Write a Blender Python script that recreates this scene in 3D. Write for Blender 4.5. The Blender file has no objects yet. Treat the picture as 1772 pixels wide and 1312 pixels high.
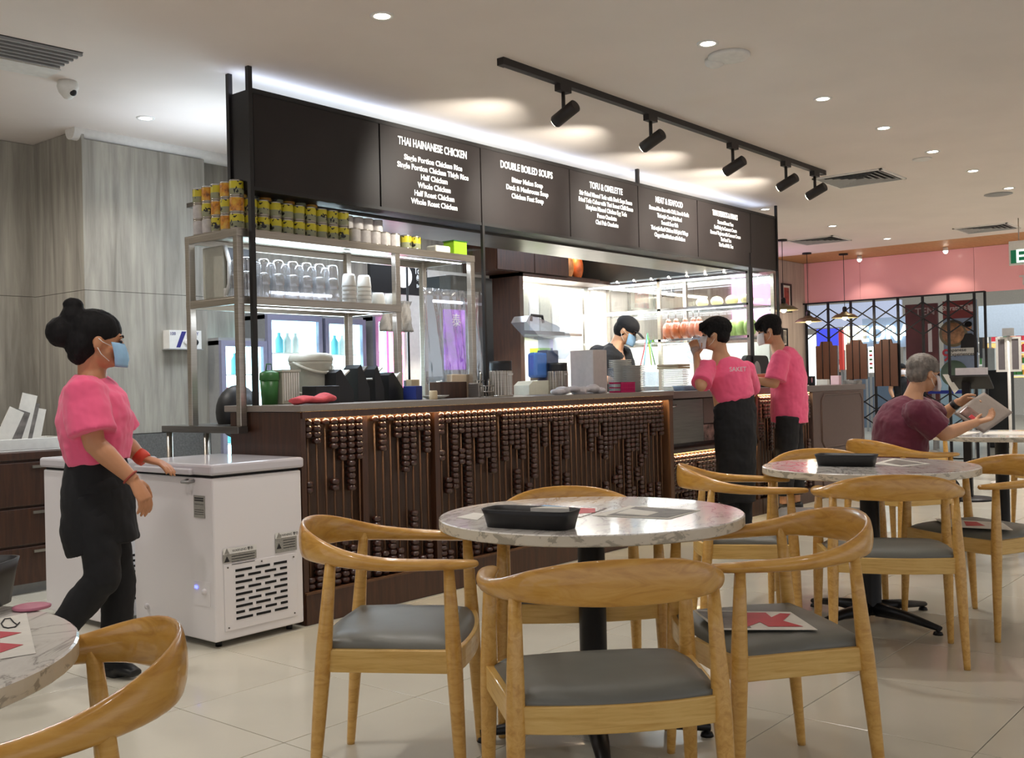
import bpy, bmesh, math, random
from math import sin, cos, pi, radians as R
from mathutils import Vector as V, Matrix
rnd = random.Random(7)
sc = bpy.context.scene
COL = sc.collection

# ---------------- camera ----------------
FPX, YAW, PITCH, ROLL, EYE = 1791.55, 0.69444, 0.00463, -0.02315, 1.15
FW = V((cos(YAW)*cos(PITCH), sin(YAW)*cos(PITCH), sin(PITCH)))
R0 = V((sin(YAW), -cos(YAW), 0)); U0 = R0.cross(FW)
RT = cos(ROLL)*R0 + sin(ROLL)*U0; UP = -sin(ROLL)*R0 + cos(ROLL)*U0
cam = bpy.data.cameras.new('camera'); camo = bpy.data.objects.new('camera', cam); COL.objects.link(camo)
cam.sensor_width = 36; cam.lens = FPX/1772*36; cam.clip_start = .02; cam.clip_end = 200
Mx = Matrix.Identity(4)
for i in range(3):
    Mx[i][0] = RT[i]; Mx[i][1] = UP[i]; Mx[i][2] = -FW[i]
Mx[2][3] = EYE
camo.matrix_world = Mx
sc.camera = camo
# surveying helpers: where a sight line meets the plane Y=.., X=.. or z=..
def ray(x, y): return FW + RT*((x-886)/FPX) - UP*((y-656)/FPX)
def atY(x, y, Y): d = ray(x, y); return V((0, 0, EYE)) + d*(Y/d.y)
def atX(x, y, X): d = ray(x, y); return V((0, 0, EYE)) + d*(X/d.x)
def atZ(x, y, z=0): d = ray(x, y); return V((0, 0, EYE)) + d*((z-EYE)/d.z)
def atD(x, y, D): d = ray(x, y); return V((0, 0, EYE)) + d*(D/d.dot(FW))   # at distance D along the view axis

# ---------------- world, exposure ----------------
w = bpy.data.worlds.new('world'); sc.world = w; w.use_nodes = True
w.node_tree.nodes['Background'].inputs[0].default_value = (.95, .95, 1, 1)
w.node_tree.nodes['Background'].inputs[1].default_value = .66
vs = sc.view_settings; vs.view_transform = 'Standard'; vs.look = 'None'; vs.gamma = 1; vs.use_curve_mapping = False
vs.exposure = 0.2
sc.cycles.transparent_max_bounces = 24
CEIL = 2.8
def lamp(kind, loc, energy, color=(1, 1, 1), size=.1, size_y=None, aim=None, spot=None, blend=.5, name='lamp_light', parent=None):
    l = bpy.data.lights.new(name, kind); l.energy = energy; l.color = color
    o = bpy.data.objects.new(name, l); COL.objects.link(o); o.location = loc
    if kind == 'AREA':
        l.size = size
        if size_y: l.shape = 'RECTANGLE'; l.size_y = size_y
    else: l.shadow_soft_size = size
    if spot: l.spot_size = R(spot); l.spot_blend = blend
    if aim is not None:
        o.rotation_euler = (V(aim)-V(loc)).to_track_quat('-Z', 'Y').to_euler()
    return o
WARM = (1, .86, .68); NEUT = (1, .95, .90); COOL = (.72, .84, 1)
# downlights: the long row, the kitchen side and invented ones out of view that add brightness
ROW = [(x, 2.48) for x in (2.1, 3.3, 4.54, 5.92, 6.91, 7.91, 8.91, 9.99, 11.1, 12.2)]
MORE = [(3.185, 3.356), (3.392, 5.644), (1.4, 3.3), (1.3, 5.4), (10.99, 4.53), (12.54, 4.49), (9.38, 4.54), (1.2, 1.0), (3.0, .3), (5, .4), (7.2, .4), (9.4, .5), (.2, 2.5), (11.5, 1.0), (2.15, 5.95)]  # entries without a fixture are invented; the last brightens the left wall
for i, (x, y) in enumerate(ROW+MORE):
    lamp('SPOT', (x, y, CEIL-.035), (14 if i < 2 else 46 if i in (2, 3, 4) else 150 if i in (8, 9) else 30 if i == 11 else 56 if i < 14 else 40 if i in (15, 16, 23, 20) else 70 if i == 24 else 34 if i == 22 else 6), NEUT, .05, aim=(x, y, 0), spot=108 if i != 24 else 165, blend=1.0, name='downlight_and_fill_lamp')
# cold strips lying on top of the menu fascia, shining at the ceiling
lamp('AREA', (6.2, 4.5, 2.70), 5.5, (.62, .74, 1), 6.0, .08, aim=(6.2, 4.75, 5), name='strip_light_lamp')
lamp('AREA', (6.2, 5.2, 2.60), 60, COOL, 5.6, .5, aim=(6.2, 5.2, 0), name='kitchen_ceiling_lamp')
lamp('AREA', (3.7, 5.3, 2.35), 5, COOL, .9, .9, aim=(3.5, 5.3, 5), name='strip_light_lamp')
# warm LED strips under the worktops over the abacus beads
lamp('AREA', (4.93, 4.012, 1.033), 9, (1, .76, .44), 3.3, .012, aim=(4.93, 4.035, .8), name='led_strip_lamp')
lamp('AREA', (8.62, 4.012, 1.004), 3, (1, .76, .44), 1.0, .012, aim=(8.62, 4.035, .8), name='led_strip_lamp')
lamp('AREA', (7.36, 4.012, .596), 4, (1, .76, .44), 1.3, .012, aim=(7.36, 4.035, .4), name='led_strip_lamp')
# mall beyond the gate
lamp('AREA', (19, 4, 3.9), 420, (.9, .95, 1), 7, 7, aim=(19, 4, 0), name='mall_ceiling_lamp')
lamp('AREA', (17, -1, 3.9), 260, (.95, .97, 1), 5, 5, aim=(17, -1, 0), name='mall_ceiling_lamp')

# ---------------- materials ----------------
def srgb(r, g, b):
    f = lambda c: (c/255)/12.92 if c <= 10 else (((c/255)+.055)/1.055)**2.4
    return (f(r), f(g), f(b), 1)
def mat(name, col, rough=.5, metal=0, emit=None, es=0, spec=.5, coat=0, noise=None, bump=0, sheen=0, alpha=1, trans=0):
    """noise = (scale, amount, stretch xyz) mottles the colour; bump gives fine relief"""
    m = bpy.data.materials.new(name); m.use_nodes = True
    nt = m.node_tree; b = nt.nodes['Principled BSDF']
    c = srgb(*col)
    b.inputs['Base Color'].default_value = c
    b.inputs['Roughness'].default_value = rough; b.inputs['Metallic'].default_value = metal
    b.inputs['Specular IOR Level'].default_value = spec; b.inputs['Coat Weight'].default_value = coat
    b.inputs['Sheen Weight'].default_value = sheen; b.inputs['Alpha'].default_value = alpha
    b.inputs['Transmission Weight'].default_value = trans
    if emit: b.inputs['Emission Color'].default_value = srgb(*emit); b.inputs['Emission Strength'].default_value = es
    sc_, am, st = noise or (30, .05, (1, 1, 1))
    tc = nt.nodes.new('ShaderNodeTexCoord'); mp = nt.nodes.new('ShaderNodeMapping'); nz = nt.nodes.new('ShaderNodeTexNoise')
    mp.inputs['Scale'].default_value = st; nz.inputs['Scale'].default_value = sc_; nz.inputs['Detail'].default_value = 5
    nt.links.new(tc.outputs['Object'], mp.inputs[0]); nt.links.new(mp.outputs[0], nz.inputs['Vector'])
    cr = nt.nodes.new('ShaderNodeValToRGB')
    cr.color_ramp.elements[0].position = .3; cr.color_ramp.elements[1].position = .7
    cr.color_ramp.elements[0].color = [x*(1-am) for x in c[:3]]+[1]; cr.color_ramp.elements[1].color = [min(1, x*(1+am)) for x in c[:3]]+[1]
    nt.links.new(nz.outputs['Fac'], cr.inputs[0]); nt.links.new(cr.outputs[0], b.inputs['Base Color'])
    if bump:
        bp = nt.nodes.new('ShaderNodeBump'); bp.inputs['Strength'].default_value = bump; bp.inputs['Distance'].default_value = .01
        nt.links.new(nz.outputs['Fac'], bp.inputs['Height']); nt.links.new(bp.outputs[0], b.inputs['Normal'])
    return m
def ramp_mat(name, stops, scale, stretch, rough=.4, coat=0, bump=0, detail=8, dist=0, kind='noise', spec=.5, rough_noise=0):
    m = bpy.data.materials.new(name); m.use_nodes = True; nt = m.node_tree; b = nt.nodes['Principled BSDF']
    b.inputs['Roughness'].default_value = rough; b.inputs['Coat Weight'].default_value = coat; b.inputs['Specular IOR Level'].default_value = spec
    tc = nt.nodes.new('ShaderNodeTexCoord'); mp = nt.nodes.new('ShaderNodeMapping'); mp.inputs['Scale'].default_value = stretch
    nt.links.new(tc.outputs['Object'], mp.inputs[0])
    if kind == 'noise':
        t = nt.nodes.new('ShaderNodeTexNoise'); t.inputs['Scale'].default_value = scale; t.inputs['Detail'].default_value = detail; t.inputs['Distortion'].default_value = dist; t.inputs['Roughness'].default_value = .6
    else:
        t = nt.nodes.new('ShaderNodeTexWave'); t.inputs['Scale'].default_value = scale; t.inputs['Distortion'].default_value = dist; t.inputs['Detail'].default_value = 3; t.inputs['Detail Scale'].default_value = 1.5
        t.bands_direction = 'X'
    nt.links.new(mp.outputs[0], t.inputs['Vector'])
    cr = nt.nodes.new('ShaderNodeValToRGB'); els = cr.color_ramp.elements
    while len(els) < len(stops): els.new(.5)
    for e, (p, c) in zip(els, stops): e.position = p; e.color = srgb(*c)
    nt.links.new(t.outputs['Fac'], cr.inputs[0]); nt.links.new(cr.outputs[0], b.inputs['Base Color'])
    if bump:
        bp = nt.nodes.new('ShaderNodeBump'); bp.inputs['Strength'].default_value = bump; bp.inputs['Distance'].default_value = .005
        nt.links.new(t.outputs['Fac'], bp.inputs['Height']); nt.links.new(bp.outputs[0], b.inputs['Normal'])
    return m
def sheet_mat(name, tint=(1, 1, 1), gloss=.12, rough=.03, haze=0.0):
    """thin clear pane: transparent with a glossy reflection and a little haze"""
    m = bpy.data.materials.new(name); m.use_nodes = True; nt = m.node_tree; nt.nodes.clear()
    out = nt.nodes.new('ShaderNodeOutputMaterial'); tr = nt.nodes.new('ShaderNodeBsdfTransparent'); tr.inputs[0].default_value = (*tint, 1)
    gl = nt.nodes.new('ShaderNodeBsdfGlossy'); gl.inputs['Roughness'].default_value = rough
    fr = nt.nodes.new('ShaderNodeMath'); fr.operation = 'POWER'; fr.inputs[1].default_value = 3.5; lw = nt.nodes.new('ShaderNodeLayerWeight'); lw.inputs[0].default_value = .5; nt.links.new(lw.outputs['Facing'], fr.inputs[0])
    ad = nt.nodes.new('ShaderNodeMath'); ad.operation = 'MULTIPLY_ADD'; ad.inputs[1].default_value = .55; ad.inputs[2].default_value = gloss*.3
    mx = nt.nodes.new('ShaderNodeMixShader'); nt.links.new(fr.outputs[0], ad.inputs[0]); nt.links.new(ad.outputs[0], mx.inputs[0])
    df = nt.nodes.new('ShaderNodeBsdfDiffuse'); mh = nt.nodes.new('ShaderNodeMixShader'); mh.inputs[0].default_value = haze
    nt.links.new(tr.outputs[0], mh.inputs[1]); nt.links.new(df.outputs[0], mh.inputs[2])
    nt.links.new(mh.outputs[0], mx.inputs[1]); nt.links.new(gl.outputs[0], mx.inputs[2]); nt.links.new(mx.outputs[0], out.inputs[0])
    return m
M = {}
M['oak'] = ramp_mat('oak', [(.25, (190, 138, 58)), (.5, (212, 163, 82)), (.75, (224, 180, 102))], 3.2, (14, 2, 14), .32, .35, .05, 4, 1.2)
M['oak_rail'] = ramp_mat('oak_rail', [(.25, (200, 154, 76)), (.5, (220, 180, 102)), (.8, (232, 196, 124))], 3.5, (2, 2, 22), .38, .2, .05, 4, .6)
M['oak_top'] = ramp_mat('oak_top', [(.25, (184, 128, 48)), (.5, (208, 154, 68)), (.75, (220, 170, 88))], 2.6, (3, 3, 12), .28, .45, .03, 4, 1.5)
M['seat_leather'] = mat('seat_leather', (112, 113, 106), .42, noise=(9, .08, (1, 1, 1)), bump=.03)
M['black_metal'] = mat('black_metal', (20, 19, 20), .42, .3)
M['black_plastic'] = mat('black_plastic', (22, 22, 24), .45, noise=(60, .1, (1, 1, 1)))
M['track_black'] = mat('track_black', (36, 30, 27), .5)
M['ceiling'] = mat('ceiling_paint', (230, 220, 211), .9, noise=(2, .03, (1, 1, 1)))
M['white_paint'] = mat('white_paint', (225, 222, 215), .6)
M['floor_tile'] = mat('floor_tile', (203, 198, 182), .2, spec=.5, noise=(3, .035, (1, 1, 1)), coat=.1)
M['grout'] = mat('grout', (104, 98, 88), .9)
M['marble'] = ramp_mat('marble_laminate', [(0, (240, 236, 228)), (.40, (238, 234, 226)), (.45, (230, 226, 218)), (.478, (176, 170, 165)), (.505, (228, 223, 216)), (.56, (240, 236, 229)), (.7, (230, 226, 219)), (.8, (240, 236, 228))], 2.6, (1, 2.4, 1), .13, .3, 0, 12, 2.2)
M['marble_edge'] = ramp_mat('marble_edge', [(0, (150, 142, 128)), (.40, (180, 172, 152)), (.45, (226, 217, 196)), (1, (234, 226, 206))], 14, (1, 1, 2.2), .3, .1, 0, 8, 1.2)
M['wall'] = ramp_mat('grey_timber_laminate', [(.2, (114, 110, 100)), (.42, (146, 141, 130)), (.6, (168, 163, 150)), (.85, (192, 187, 174))], 2.2, (7, 7, .55), .7, 0, .04, 9, .5)
M['wall_warm'] = ramp_mat('beige_timber_laminate', [(.2, (150, 138, 128)), (.5, (186, 172, 162)), (.85, (204, 192, 182))], 2.2, (7, 7, .5), .7, 0, .04, 9, .4)
M['wall_gap'] = mat('wall_gap', (112, 108, 99), .8)
M['kick_stone'] = mat('kick_stone', (98, 97, 94), .6, noise=(90, .25, (1, 1, 1)))
M['dark_wood'] = ramp_mat('dark_stained_wood', [(.2, (44, 24, 14)), (.5, (66, 38, 22)), (.8, (84, 50, 30))], 3, (16, 16, 1.2), .42, .15, .04, 6, .5)
M['panel_wood'] = ramp_mat('walnut_backboard', [(.2, (48, 31, 20)), (.5, (66, 44, 29)), (.8, (80, 55, 37))], 3, (16, 16, 1.2), .5, .1, .05, 6, .5)
M['bead'] = ramp_mat('abacus_bead_wood', [(.2, (42, 20, 15)), (.5, (60, 30, 21)), (.8, (80, 42, 28))], 30, (1, 1, 1), .28, .5, 0, 3, .3)
M['rod'] = mat('abacus_rod_wood', (98, 66, 42), .5, noise=(20, .2, (1, 1, .2)))
M['slab'] = mat('grey_worktop', (140, 131, 121), .4, noise=(120, .06, (1, 1, 1)))
M['slab_dark'] = mat('taupe_worktop', (116, 104, 100), .4, noise=(120, .06, (1, 1, 1)))
M['sign_black'] = mat('sign_board_black', (40, 35, 34), .46, noise=(2.2, .25, (1, 1, 1)), spec=.3)
M['sign_frame'] = mat('sign_frame_black', (24, 21, 20), .5)
M['letter'] = mat('sign_letter_white', (250, 250, 246), .5)
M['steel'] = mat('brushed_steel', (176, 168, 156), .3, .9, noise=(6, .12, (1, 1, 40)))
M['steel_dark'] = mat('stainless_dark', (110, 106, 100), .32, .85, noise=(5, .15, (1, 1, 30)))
M['chrome'] = mat('chrome', (205, 205, 205), .12, 1)
M['freezer'] = mat('freezer_white', (234, 230, 230), .3, coat=.2, noise=(2, .01, (1, 1, 1)))
M['freezer_lid'] = mat('freezer_lid', (204, 200, 204), .25, coat=.3, noise=(2, .01, (1, 1, 1)))
M['black_gap'] = mat('black_gap', (12, 12, 12), .8)
M['label_grey'] = mat('label_grey', (150, 148, 140), .6, noise=(300, .2, (1, 1, 1)))
M['label_white'] = mat('label_white', (228, 226, 220), .6)
M['ink'] = mat('ink', (38, 36, 36), .7)
M['glass'] = sheet_mat('clear_glass', (.985, .995, .99), .2)
M['acrylic'] = sheet_mat('clear_acrylic', (.80, .86, .95), .5, .06, .12)
M['tumbler'] = sheet_mat('tumbler_glass', (.93, .94, .95), 1.0, .08, .05)
M['film'] = sheet_mat('plastic_film', (.9, .9, .93), .9, .12, .07)
M['led'] = mat('led_warm', (255, 200, 120), emit=(255, 196, 110), es=5)
M['tube'] = mat('glow_bar', (255, 255, 255), emit=(235, 240, 255), es=6)
M['spot_on'] = mat('downlight_lens', (255, 250, 240), emit=(255, 246, 228), es=14)
M['pink_fascia'] = mat('pink_fascia', (255, 186, 192), .45, coat=.15, noise=(1, .02, (1, 1, 1)))
M['soffit'] = ramp_mat('soffit_ply', [(.2, (178, 128, 76)), (.8, (206, 160, 104))], 3, (2, 12, 2), .5, 0, 0, 4, .5)
M['skin'] = mat('skin', (198, 148, 112), .5, noise=(14, .05, (1, 1, 1)))
M['skin_tan'] = mat('skin_tan', (188, 132, 94), .5, noise=(14, .05, (1, 1, 1)))
M['hair_black'] = mat('hair_black', (17, 15, 16), .75, noise=(60, .5, (1, 1, .15)), bump=.5, spec=.25)
M['hair_grey'] = mat('hair_grey', (118, 110, 102), .6, noise=(38, .4, (1, 1, .3)), bump=.4)
M['pink_shirt'] = mat('pink_shirt', (236, 92, 132), .85, sheen=.2, noise=(3, .05, (1, 1, 1)))
M['maroon_shirt'] = mat('maroon_shirt', (98, 30, 52), .85, sheen=.2, noise=(4, .12, (1, 1, 1)))
M['black_cloth'] = mat('black_cloth', (17, 17, 20), .85, noise=(6, .2, (1, 1, 1)))
M['mask_blue'] = mat('mask_blue', (150, 190, 222), .8)
M['mask_white'] = mat('mask_white', (222, 214, 214), .8)
M['paper'] = mat('paper', (226, 222, 212), .7)
M['paper_red'] = mat('paper_red', (196, 44, 58), .5)
M['paper_grey'] = mat('paper_grey', (118, 112, 106), .5, noise=(18, .5, (1, 1, 1)))
M['coated'] = mat('laminated_photo', (120, 92, 84), .25, coat=.6, noise=(22, .7, (1, 1, 1)))
M['white_plastic'] = mat('white_plastic', (224, 222, 214), .4)
M['cream_plastic'] = mat('cream_plastic', (190, 188, 172), .4)
M['grey_plastic'] = mat('grey_plastic', (150, 150, 148), .45)
M['dark_panel'] = mat('kiosk_black_panel', (24, 26, 27), .5)
M['brown_panel'] = mat('brown_moulded_panel', (92, 74, 68), .55)

# ---------------- mesh helpers ----------------
class MB:
    def __init__(s): s.v = []; s.f = []; s.sm = []; s.mi = []; s.m = 0
    def add(s, vs, fs, smooth=False):
        k = len(s.v); s.v += [tuple(p) for p in vs]
        for f in fs: s.f.append([i+k for i in f]); s.sm.append(smooth); s.mi.append(s.m)
        return s
    def box(s, lo, hi, rz=0, c=None):
        x0, y0, z0 = lo; x1, y1, z1 = hi
        P = [V(p) for p in ((x0, y0, z0), (x1, y0, z0), (x1, y1, z0), (x0, y1, z0), (x0, y0, z1), (x1, y0, z1), (x1, y1, z1), (x0, y1, z1))]
        if rz:
            c = V(c) if c else V(((x0+x1)/2, (y0+y1)/2, 0)); m = Matrix.Rotation(rz, 3, 'Z')
            P = [m@(p-c)+c for p in P]
        return s.add(P, [(0, 3, 2, 1), (4, 5, 6, 7), (0, 1, 5, 4), (1, 2, 6, 5), (2, 3, 7, 6), (3, 0, 4, 7)])
    def bar(s, a, b, w, h=None, side=None):
        """square bar from a to b"""
        return s.tube([a, b], [(w/2*1.4142, (h or w)/2*1.4142)]*2, n=4, side=side, phase=pi/4, smooth=False)
    def tube(s, pts, rad, n=12, side=None, smooth=True, phase=0, cap=True, closed=False):
        pts = [V(p) for p in pts]; N = len(pts)
        if not isinstance(rad, (list, tuple)) or (len(rad) == 2 and not isinstance(rad[0], (list, tuple)) and N != 2): rad = [rad]*N
        vs = []; prev = None
        for i, p in enumerate(pts):
            a = pts[i-1] if (i or closed) else pts[0]; b = pts[(i+1) % N] if (i < N-1 or closed) else pts[-1]
            t = (b-a).normalized()
            if side is not None: sd = V(side[i]) if isinstance(side, list) else V(side)
            elif prev is not None: sd = prev
            else: sd = V((0, 0, 1)) if abs(t.z) < .9 else V((1, 0, 0))
            x = (sd-t*sd.dot(t)).normalized(); prev = x; y = t.cross(x)
            r = rad[i]; ra, rb = r if isinstance(r, (list, tuple)) else (r, r)
            for k in range(n):
                th = 2*pi*k/n+phase; vs.append(p+x*ra*cos(th)+y*rb*sin(th))
        fs = []
        for i in range(N if closed else N-1):
            for k in range(n):
                a = i*n+k; b = i*n+(k+1) % n; j = ((i+1) % N)*n
                fs.append((a, b, j+(k+1) % n, j+k))
        s.add(vs, fs, smooth)
        if cap and not closed:
            k0 = len(s.v)-len(vs)
            s.f.append([k0+k for k in range(n)][::-1]); s.sm.append(False); s.mi.append(s.m)
            s.f.append([k0+(N-1)*n+k for k in range(n)]); s.sm.append(False); s.mi.append(s.m)
        return s
    def lathe(s, prof, c=(0, 0, 0), n=24, smooth=True, axis=None):
        """prof = [(r, z)...]; ends with r=0 close themselves"""
        c = V(c); vs = []; fs = []; m = axis.to_track_quat('Z', 'Y').to_matrix() if axis is not None else None
        for r, z in prof:
            for k in range(n):
                p = V((max(r, 1e-5)*cos(2*pi*k/n), max(r, 1e-5)*sin(2*pi*k/n), z)); vs.append(c+(m@p if m else p))
        for i in range(len(prof)-1):
            for k in range(n): fs.append((i*n+k, i*n+(k+1) % n, (i+1)*n+(k+1) % n, (i+1)*n+k))
        return s.add(vs, fs, smooth)
    def ball(s, c, r, n=16, m=10, rot=None):
        c = V(c); r = r if isinstance(r, (tuple, list)) else (r, r, r); vs = []; fs = []
        for i in range(m+1):
            ph = pi*i/m
            for k in range(n):
                p = V((r[0]*sin(ph)*cos(2*pi*k/n), r[1]*sin(ph)*sin(2*pi*k/n), r[2]*cos(ph)))
                vs.append(c+(rot@p if rot else p))
        for i in range(m):
            for k in range(n): fs.append((i*n+k, (i+1)*n+k, (i+1)*n+(k+1) % n, i*n+(k+1) % n))
        return s.add(vs, fs, True)
    def prism(s, poly, z0, z1, M4=None):
        """poly in xy extruded z0..z1, M4 places it"""
        n = len(poly); vs = [V((x, y, z0)) for x, y in poly]+[V((x, y, z1)) for x, y in poly]
        if M4: vs = [M4@v for v in vs]
        fs = [list(range(n))[::-1], [n+i for i in range(n)]]+[(i, (i+1) % n, n+(i+1) % n, n+i) for i in range(n)]
        return s.add(vs, fs)
    def build(s, name, m, parent=None, loc=None, bevel=0, sub=0, remesh=0, smooth_it=0, disp=None, solid=0):
        me = bpy.data.meshes.new(name); me.from_pydata(s.v, [], s.f)
        me.polygons.foreach_set('use_smooth', s.sm); me.polygons.foreach_set('material_index', s.mi); me.update()
        for k in (m if isinstance(m, (list, tuple)) else [m]): me.materials.append(M[k] if isinstance(k, str) else k)
        o = bpy.data.objects.new(name, me); COL.objects.link(o)
        if parent: o.parent = parent
        if loc is not None: o.location = loc
        if solid: q = o.modifiers.new('so', 'SOLIDIFY'); q.thickness = solid; q.offset = 0
        if bevel: q = o.modifiers.new('bv', 'BEVEL'); q.width = bevel; q.segments = 2; q.limit_method = 'ANGLE'; q.angle_limit = R(40)
        if sub: q = o.modifiers.new('ss', 'SUBSURF'); q.levels = sub; q.render_levels = sub
        if remesh:
            q = o.modifiers.new('rm', 'REMESH'); q.mode = 'VOXEL'; q.voxel_size = remesh; q.use_smooth_shade = True
        if smooth_it: q = o.modifiers.new('sm', 'SMOOTH'); q.factor = .5; q.iterations = smooth_it
        if disp:
            t = bpy.data.textures.new('folds', 'CLOUDS'); t.noise_scale = disp[0]; t.noise_depth = 2
            q = o.modifiers.new('dp', 'DISPLACE'); q.texture = t; q.strength = disp[1]; q.mid_level = .5; q.texture_coords = 'GLOBAL'
        return o
def tag(o, label=None, cat=None, group=None, kind=None):
    if label: o['label'] = label
    if cat: o['category'] = cat
    if group: o['group'] = group
    if kind: o['kind'] = kind
    return o
def thing(name, label, cat, loc=(0, 0, 0), rz=0, group=None):
    o = bpy.data.objects.new(name, None); COL.objects.link(o); o.empty_display_size = .1
    o.location = loc; o.rotation_euler = (0, 0, rz); return tag(o, label, cat, group)
def struct(o): o['kind'] = 'structure'; return o
def stuff(o): o['kind'] = 'stuff'; return o
def copy_tree(o, parent=None):
    c = o.copy(); COL.objects.link(c)
    if parent: c.parent = parent
    for ch in list(o.children): copy_tree(ch, c)
    return c
def solo(mb, name, m, label, cat, loc=(0, 0, 0), rz=0, group=None, **kw):
    o = mb.build(name, m, None, loc, **kw); o.rotation_euler = (0, 0, rz); return tag(o, label, cat, group)
def text(body, size, m, parent=None, loc=(0, 0, 0), rot=(pi/2, 0, 0), ext=.001, bold=0, name='lettering', align='CENTER', sx=1, line=1):
    cu = bpy.data.curves.new(name, 'FONT'); cu.body = body; cu.size = size; cu.extrude = ext; cu.offset = bold
    cu.align_x = align; cu.align_y = 'CENTER'; cu.space_line = line; cu.resolution_u = 3
    cu.materials.append(M[m]); o = bpy.data.objects.new(name, cu); COL.objects.link(o)
    o.location = loc; o.rotation_euler = rot; o.scale = (sx, 1, 1)
    if parent: o.parent = parent
    return o
ORD = ['first', 'second', 'third', 'fourth', 'fifth', 'sixth', 'seventh', 'eighth', 'ninth', 'tenth', 'eleventh', 'twelfth', 'thirteenth', 'fourteenth', 'fifteenth', 'sixteenth']

# ---------------- shell ----------------
fl = struct(MB().box((-3, -4, -.12), (14.4, 7, -.006)).build('floor', 'grout'))
tm = MB(); a = .2985
tm.box((-a, -a, -.012), (a, a, 0))
tile0 = tm.build('tile', 'floor_tile', fl, bevel=.0018)
first = True
for i in range(-1, 21):
    for j in range(-5, 9):
        cx, cy = 2.1+.6*i+.3, 2.75+.6*j-.3
        if cy < cx*.12-.9 or cy > cx*1.9+3.2: continue
        o = tile0 if first else tile0.copy()
        if not first: COL.objects.link(o)
        o.location = (cx, cy, 0); first = False
farb = MB(); nfar = 0
for i in range(-6, 21):          # tiles the photograph shows little of: one joined piece
    for j in range(-11, 9):
        cx, cy = 2.1+.6*i+.3, 2.75+.6*j-.3
        if (i >= -1 and j >= -5) and not (cy < cx*.12-.9 or cy > cx*1.9+3.2): continue
        farb.box((cx-a, cy-a, -.012), (cx+a, cy+a, 0))
stuff(farb.build('outer_tiles', 'floor_tile', fl))
struct(MB().box((-3, -4, CEIL), (13.24, 7, CEIL+.1)).build('ceiling', 'ceiling'))
struct(MB().box((13.24, -4, CEIL), (14.34, 7, CEIL+.1)).build('trim_1', 'soffit'))
# kitchen-side walls
def wall(name, lo, hi, m='wall_gap'): return struct(MB().box(lo, hi).build(name, m))
wl = wall('wall_left', (-3, 6.79, 0), (3.24, 6.9, CEIL))
for i in range(7):
    x1 = 3.247-i*.62
    for z0, z1 in ((.0, 1.793), (1.796, CEIL-.003)): MB().box((x1-.617, 6.775, z0), (x1, 6.792, z1)).build('wall_panel', 'wall', wl)
wr = wall('wall_return', (3.26, 6.16, 0), (3.36, 6.9, CEIL))
for z0, z1 in ((.0, 1.793), (1.796, CEIL-.003)): MB().box((3.245, 6.136, z0), (3.262, 6.774, z1)).build('wall_panel', 'wall', wr)
wb = wall('wall_back', (3.26, 6.15, 0), (4.10, 6.3, CEIL-.06))
for x0, x1 in ((3.245, 4.12),):
    for z0, z1 in ((.885, 1.793), (1.796, 2.735)): MB().box((x0+.0015, 6.135, z0), (x1, 6.152, z1)).build('wall_panel', 'wall', wb)
    MB().box((x0, 6.12, 0), (x1, 6.152, .88)).build('stone_kick_panel', 'kick_stone', wb)
# pale plaster cove above it
cv = MB().tube([(3.2, 6.19, 2.79), (4.5, 6.19, 2.79)], [(.06, .06)]*2, n=16).build('trim_2', 'white_paint'); struct(cv)
we = wall('wall_kitchen', (4.10, 6.36, 0), (8.9, 6.5, CEIL), 'wall')
wfar = wall('wall_dining', (8.9, 6.36, 0), (14.34, 6.5, CEIL), 'wall_warm')
for i in range(5): MB().box((8.95+i*1.08, 6.345, .02), (10.02+i*1.08, 6.362, CEIL-.01)).build('wall_panel', 'wall_warm', wfar)
# pink fascia over the gate
fz = struct(MB().box((14.33, -4, 2.215), (14.45, 6.36, CEIL)).build('wall_fascia', 'wall_gap'))
ys = [6.355, 6.28, 5.52, 4.0, 2.4, .6, -1.5, -4]
for i in range(len(ys)-1):
    MB().box((14.318, ys[i+1]+.004, 2.205), (14.332, ys[i], CEIL-.003)).build('fascia_panel', 'pink_fascia', fz)
tl = text('T', .17, 'mask_white', fz, tuple(atX(1764, 486, 14.3)), (pi/2, 0, -pi/2), .004, .004, align='LEFT')

# ---------------- downlights ----------------
def downlight():
    t = thing('downlight', '', 'ceiling light')
    MB().lathe([(.037, .01), (.037, -.004), (.052, -.006), (.055, 0), (.055, .002)], n=20).build('trim_ring', 'white_paint', t)
    MB().lathe([(0, -.003), (.037, -.003), (.037, .004)], n=20).build('lens', 'spot_on', t)
    return t
dl0 = downlight(); used = False
def place_dl(x, y, label, group=None):
    global used
    o = copy_tree(dl0) if used else dl0; used = True
    o.location = (x, y, CEIL); tag(o, label, 'ceiling light', group)
for i, (x, y) in enumerate(ROW[2:8]): place_dl(x, y, 'round recessed downlight, %s nearest of the long row beyond the round detector' % ORD[i], 'downlights in the long row')
place_dl(*MORE[0], 'round recessed downlight alone on the ceiling in front of the menu boards')
place_dl(*MORE[1], 'round recessed downlight near the grey timber wall at left')
place_dl(*MORE[4], 'small downlight between the two far ceiling diffusers, nearer one')
place_dl(*MORE[5], 'small downlight just in front of the ply soffit')
place_dl(*MORE[6], 'downlight peeking out beside the far end of the menu board')
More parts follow.
